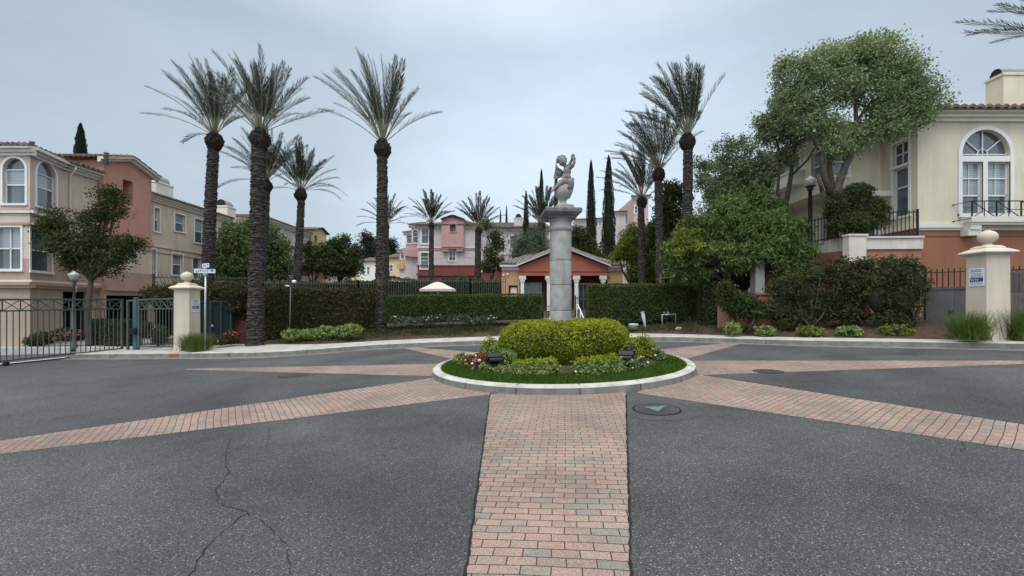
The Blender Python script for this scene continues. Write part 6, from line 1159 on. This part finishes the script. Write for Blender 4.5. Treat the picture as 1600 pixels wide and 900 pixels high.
# ------------------------------------------------------------------ gate pillars
def pillar(px, Y, yaw, label, sgn):
    c0 = P(px, 0, Y); gzv = gz(c0.x)+.13; t = thing('gate_pillar', (c0.x, c0.y, gzv), label, 'pillar', 'ivory gate pillars'); s_ = .275; H = 2.18; x, y = c0.x, c0.y
    a = MB(); a.lathe([(s_*1.03, -.1), (s_*1.03, .02), (s_, .03), (s_*.97, H)], (x, y, gzv), 4, M['pillar'], sq=True, rot=yaw); part('shaft', a, t)
    a = MB(); a.lathe([(s_*.99, H-.02), (s_*1.08, H+.0), (s_*1.32, H+.035), (s_*1.38, H+.05), (s_*1.38, H+.075), (s_*1.30, H+.095), (s_*.95, H+.15), (s_*.80, H+.17), (s_*.78, H+.20), (s_*.62, H+.235), (s_*.55, H+.245)], (x, y, gzv), 4, M['pillar'], sq=True, rot=yaw)
    a.lathe([(.13, H+.24), (.115, H+.26), (.085, H+.275), (.08, H+.30), (.095, H+.32)], (x, y, gzv), 24, M['pillar']); part('cap', a, t)
    a = MB(); a.ell((x, y, gzv+H+.47), (.195, .195, .17), M['pillar'], 28, 16); a.lathe([(.06, H+.625), (.055, H+.65), (.01, H+.655)], (x, y, gzv), 16, M['pillar']); part('ball_finial', a, t)
    # notice plate
    R = Matrix.Rotation(yaw, 3, 'Z'); n = R @ (Vector((-1, 0, 0)) if sgn < 0 else Vector((1, 0, 0))) if sgn != 0 else None
    n = R @ (Vector((-1, 0, 0)) if sgn < 0 else Vector((1, 0, 0))); u = Vector((-n.y, n.x, 0)); z = Vector((0, 0, 1)); cc = Vector((x, y, gzv+H-.56))+n*(s_+.008)+u*(.03 if sgn < 0 else .02)
    pw, ph = .20, .23; b = solo('notice_sign', MB().obox(cc, u*pw, z*ph, n*.004, M['signw']), cc, label='white notice with navy band on the '+('right' if sgn < 0 else 'left')+' gate pillar', cat='sign', group='notices on the gate pillars')
    g = MB(); f = cc+n*.006; B2 = lambda a0_, b0_, a1_, b1_, m: g.obox(f+u*((a0_+a1_)/2)+z*((b0_+b1_)/2), u*abs(a1_-a0_)/2, z*abs(b1_-b0_)/2, n*.0015, m)
    rd = random.Random(4)
    B2(-.17, -.115, .17, -.015, M['navy']) 
    g2 = MB(); f2 = cc+n*.0085
    def st_(a0_, b0_, a1_, b1_, w_, m): g2.bar(f2+u*a0_+z*b0_, f2+u*a1_+z*b1_, w_, m, .002)
    for k in (-1, 0):                                 # white zigzag letters in the band
        o = k*.115+.0
        st_(o-.03, -.035, o-.005, -.095, .018, M['signw']); st_(o-.005, -.095, o+.02, -.045, .018, M['signw']); st_(o+.02, -.045, o+.045, -.095, .018, M['signw']); st_(o+.045, -.095, o+.07, -.035, .018, M['signw'])
    for zz in (-.04, -.065, -.09): st_(.09, zz, .15, zz, .013, M['signw'])
    for row, (zz, hh, m) in enumerate(((.185, .024, 'ink'), (.145, .028, 'ink'), (.095, .012, 'inkg'), (.065, .012, 'inkg'), (.035, .012, 'inkg'), (.008, .012, 'inkg'), (-.145, .012, 'inkg'), (-.175, .012, 'inkg'))):
        p_ = -.16+rd.uniform(0, .03)
        while p_ < .14: w_ = rd.uniform(.015, .04) if hh > .02 else rd.uniform(.02, .06); B2(p_, zz-hh/2, min(p_+w_*.8, .17), zz+hh/2, M[m]); p_ += w_+.008
    o = part('lettering', g, b); part('band_lettering', g2, b)
pillar(292.5, 15.25, .02, 'ivory gate pillar with ball finial beside the left gate and street sign', 1)
pillar(1543, 10.95, -.10, 'ivory gate pillar with ball finial on the right kerb', -1)
# ------------------------------------------------------------------ street sign and lamps
q = P(320, 0, 14.7); zg = gz(q.x)+.14; t = thing('street_sign', (q.x, q.y, zg), 'street name sign with two white blades on a grey pole beside the left pillar', 'sign')
H = P(0, 419, 14.7).z; m_ = MB(); m_.tube([(q.x, q.y, zg), (q.x+.03, q.y, H)], .032, 10, M['galv']); part('pole', m_, t)
def blade(cx_, cy_, cz_, L_, h, an, seed):
    d = Vector((math.cos(an), math.sin(an), 0)); n = Vector((d.y, -d.x, 0)); c_ = Vector((cx_, cy_, cz_)); b = MB().obox(c_, d*L_/2, Vector((0, 0, h/2)), n*.006, M['signw']); o = part('name_blade', b, t); g = MB(); rd = random.Random(seed); p_ = -L_/2+.06
    while p_ < L_/2-.2:
        w_ = rd.uniform(.03, .05); g.obox(c_+d*p_+n*.008, d*.008, Vector((0, 0, h*.27)), n*.001, M['navy']); g.obox(c_+d*(p_+w_/2)+n*.008+Vector((0, 0, rd.choice((-.27, 0, .27))*h)), d*w_/2, Vector((0, 0, h*.06)), n*.001, M['navy']); p_ += w_+.022
    g.obox(c_+d*(L_/2-.09)+n*.008+Vector((0, 0, h*.12)), d*.035, Vector((0, 0, h*.16)), n*.001, M['navy']); part('street_name', g, o)
blade(q.x+.05, q.y-.03, H+.09, .44, .14, -.5, 1); blade(q.x+.02, q.y-.03, H-.10, .62, .14, .35, 2); m_ = MB(); m_.box(q.x-.03, q.x+.09, q.y-.05, q.y+.03, H-.25, H-.17, M['galv']); m_.box(q.x, q.x+.06, q.y-.04, q.y+.02, H-.03, H+.02, M['galv']); part('bracket', m_, t)
def lamp(px, Y, zb, zg_, label, col, hood=True, rp=.05):
    q = P(px, 0, Y); t = thing('street_lamp', (q.x, q.y, zb), label, 'street lamp', 'globe street lamps'); a = MB(); a.lathe([(rp*2.4, 0), (rp*2.4, .15), (rp*1.6, .3), (rp*1.2, .5), (rp, .9), (rp*.85, zg_-zb-.28), (rp*1.5, zg_-zb-.26), (rp*1.5, zg_-zb-.22), (rp*1.1, zg_-zb-.2), (rp*2.2, zg_-zb-.14), (rp*2.4, zg_-zb-.12)], (q.x, q.y, zb), 14, M[col]); part('pole', a, t)
    a = MB(); a.lathe([(.09, -.12), (.15, .0), (.19, .10), (.195, .14), (.12, .19), (.07, .215), (.05, .25), (.02, .27)], (q.x, q.y, zg_), 20, M['globe']); part('globe', a, t)
lamp(116, 17.4, -.5, P(0, 434, 17.4).z, 'grey street lamp with frosted globe behind the left sliding gate', 'fence_green')
lamp(1266, 16.0, 3.2, P(0, 286, 16.0).z, 'dark street lamp with frosted globe on the terrace of the cream house', 'metal_dark', rp=.075)
q = P(454, 0, 17.2); zg = hgt(q.x, 17.2); t = thing('garden_light', (q.x, 17.2, zg), 'thin pole with small white spotlights before the dark reddish hedge', 'light pole'); m_ = MB(); m_.tube([(q.x-.04, 17.2, zg-.1), (q.x, 17.2, P(0, 447, 17.2).z)], .022, 8, M['fence_pale']); m_.bar((q.x-.28, 17.2, P(0, 446, 17.2).z), (q.x+.1, 17.2, P(0, 446, 17.2).z), .03, M['fence_pale']); part('pole', m_, t)
m_ = MB(); m_.ell(P(459.5, 440, 17.15), (.09, .09, .07), M['white'], 10, 8); part('spotlight', m_, t); m_ = MB(); m_.bar(P(446, 446, 17.15), P(452, 446.5, 17.15), .05, M['white']); part('spotlight', m_, t)
# umbrella, steps, rails, pipes
q = P(684, 0, 24); t = thing('pool_umbrella', (q.x, 24, .8), 'cream scalloped pool umbrella showing above the long green hedge', 'umbrella'); pk_ = P(0, 440.5, 24).z; ed = P(0, 452, 24).z; m_ = MB(); R_ = 1.02; n = 8; V = []
rings = [(0.02, pk_), (.16, pk_-.02), (.30, pk_-.07), (.62, (pk_+ed)/2-.03), (R_, ed)]
for r, z in rings:
    for k in range(n*2): a = 2*PI*k/(n*2)+.2; rr = r*(1 if k % 2 == 0 else .965); V.append((q.x+rr*math.cos(a), 24+rr*math.sin(a), z-(0 if k % 2 else 0)))
for k in range(n*2): a = 2*PI*k/(n*2)+.2; rr = R_*(1 if k % 2 == 0 else .965); V.append((q.x+rr*math.cos(a), 24+rr*math.sin(a), ed-.12))
N2 = n*2; m_.add(V, [(i*N2+k, i*N2+(k+1) % N2, (i+1)*N2+(k+1) % N2, (i+1)*N2+k) for i in range(len(rings)) for k in range(N2)], M['canvas']); part('canopy', m_, t); m_ = MB(); m_.tube([(q.x, 24, .7), (q.x, 24, pk_-.02)], .03, 8, M['galv']); part('pole', m_, t)
st_ = MB(); x0, x1 = 1.3, 3.25
pth = MB(); V = []
for y in (17.2, 17.6, 18.1, 18.5): V += [(x0, y, hgt(2.3, y)+.02), (x1, y, hgt(2.3, y)+.02)]
pth.add(V, [(0, 1, 3, 2), (2, 3, 5, 4), (4, 5, 7, 6)], M['concrete']); solo('path', pth, (0, 0, 0), kind='structure')
zz = hgt(2.3, 18.5); 
for k in range(3): st_.box(x0, x1, 18.5+.33*k, 18.83+.33*k, zz-.2, zz+.04+.13*(k+1)-.13, M['white'])
st_.box(x0, x1, 19.5, 20.6, zz-.2, zz+.30, M['concrete']); solo('steps', st_, (2.3, 18.5, zz), label='pale concrete steps behind the column leading to the pool gate', cat='steps')
for px, sg, lb in ((862, -1, 'left'), (904, 1, 'right')):
    q = P(px, 0, 18.7); z0 = hgt(q.x, 18); t = MB(); t.tube([(q.x+sg*.22, 17.9, z0+.0), (q.x+sg*.2, 17.9, z0+.12), (q.x+sg*.05, 18.5, z0+.75), (q.x, 19.0, z0+1.0), (q.x, 19.2, z0+1.0), (q.x, 19.2, z0+.2)], .028, 8, M['white']); t.tube([(q.x+sg*.05, 18.5, z0+.72), (q.x+sg*.05, 18.5, z0)], .022, 6, M['white']); solo('handrail', t, (q.x, 18.5, z0), label='white tubular handrail '+lb+' of the pool steps', cat='handrail', group='handrails at the pool steps')
q = P(1006, 0, 16.9); z0 = hgt(q.x, 16.9); m_ = MB(); m_.tube([(q.x+.06, 16.9, z0-.05), (q.x+.03, 16.9, z0+.25), (q.x-.05, 16.9, z0+.66)], [.045, .055, .075], 12, M['pipe_w']); m_.tube([(q.x-.05, 16.9, z0+.66), (q.x-.055, 16.9, z0+.70)], [.085, .07], 12, M['pipe_w']); solo('marker_post', m_, (q.x, 16.9, z0), label='leaning pale green marker post in front of the right hedge', cat='post')
q = P(990, 0, 17.0); m_ = MB(); z0 = hgt(q.x, 17); m_.lathe([(.20, 0), (.19, .17), (.20, .18), (.20, .22), (.17, .25), (.02, .26)], (q.x, 17, z0), 16, M['pipe_w']); solo('valve_box', m_, (q.x, 17, z0), label='low pale green valve housing left of the marker post', cat='utility box')
q = P(1045, 0, 16.6); z0 = hgt(q.x, 16.6); m_ = MB(); w_ = .26; m_.tube([(q.x-w_, 16.6, z0-.1), (q.x-w_, 16.6, z0+.52), (q.x+w_, 16.6, z0+.54), (q.x+w_, 16.6, z0+.05)], .022, 8, M['galv']); m_.box(q.x-w_*.5, q.x-w_*.1, 16.56, 16.64, z0+.50, z0+.57, M['galv']); m_.ell((q.x-w_*.7, 16.6, z0+.6), (.03, .03, .03), M['galv'], 8, 6); m_.ell((q.x-w_*.1, 16.6, z0+.6), (.03, .03, .03), M['galv'], 8, 6); solo('backflow_pipes', m_, (q.x, 16.6, z0), label='grey inverted U backflow pipes by the shaded hedge end', cat='pipes')
q = P(1061, 0, 16.0); m_ = MB(); z0 = hgt(q.x, 16.0); m_.ell((q.x, 16, z0+.05), (.14, .10, .08), M['urn'], 9, 6); solo('rock', m_, (q.x, 16, z0), label='small white stone on the bark bed under the backflow pipes', cat='stone')
q = G(271, 553); m_ = MB(); x_ = -11.35
V = []
for x in (x_-.25, x_+.2): V += [(x, kerbY(x)-.033, gz(x)+.0), (x, kerbY(x)-.003, gz(x)+.134), (x, kerbY(x)+.15, gz(x)+.154)]
m_.add(V, [(0, 3, 4, 1), (1, 4, 5, 2)], M['rust']); solo('kerb_paint', m_, (0, 0, 0), kind='structure')
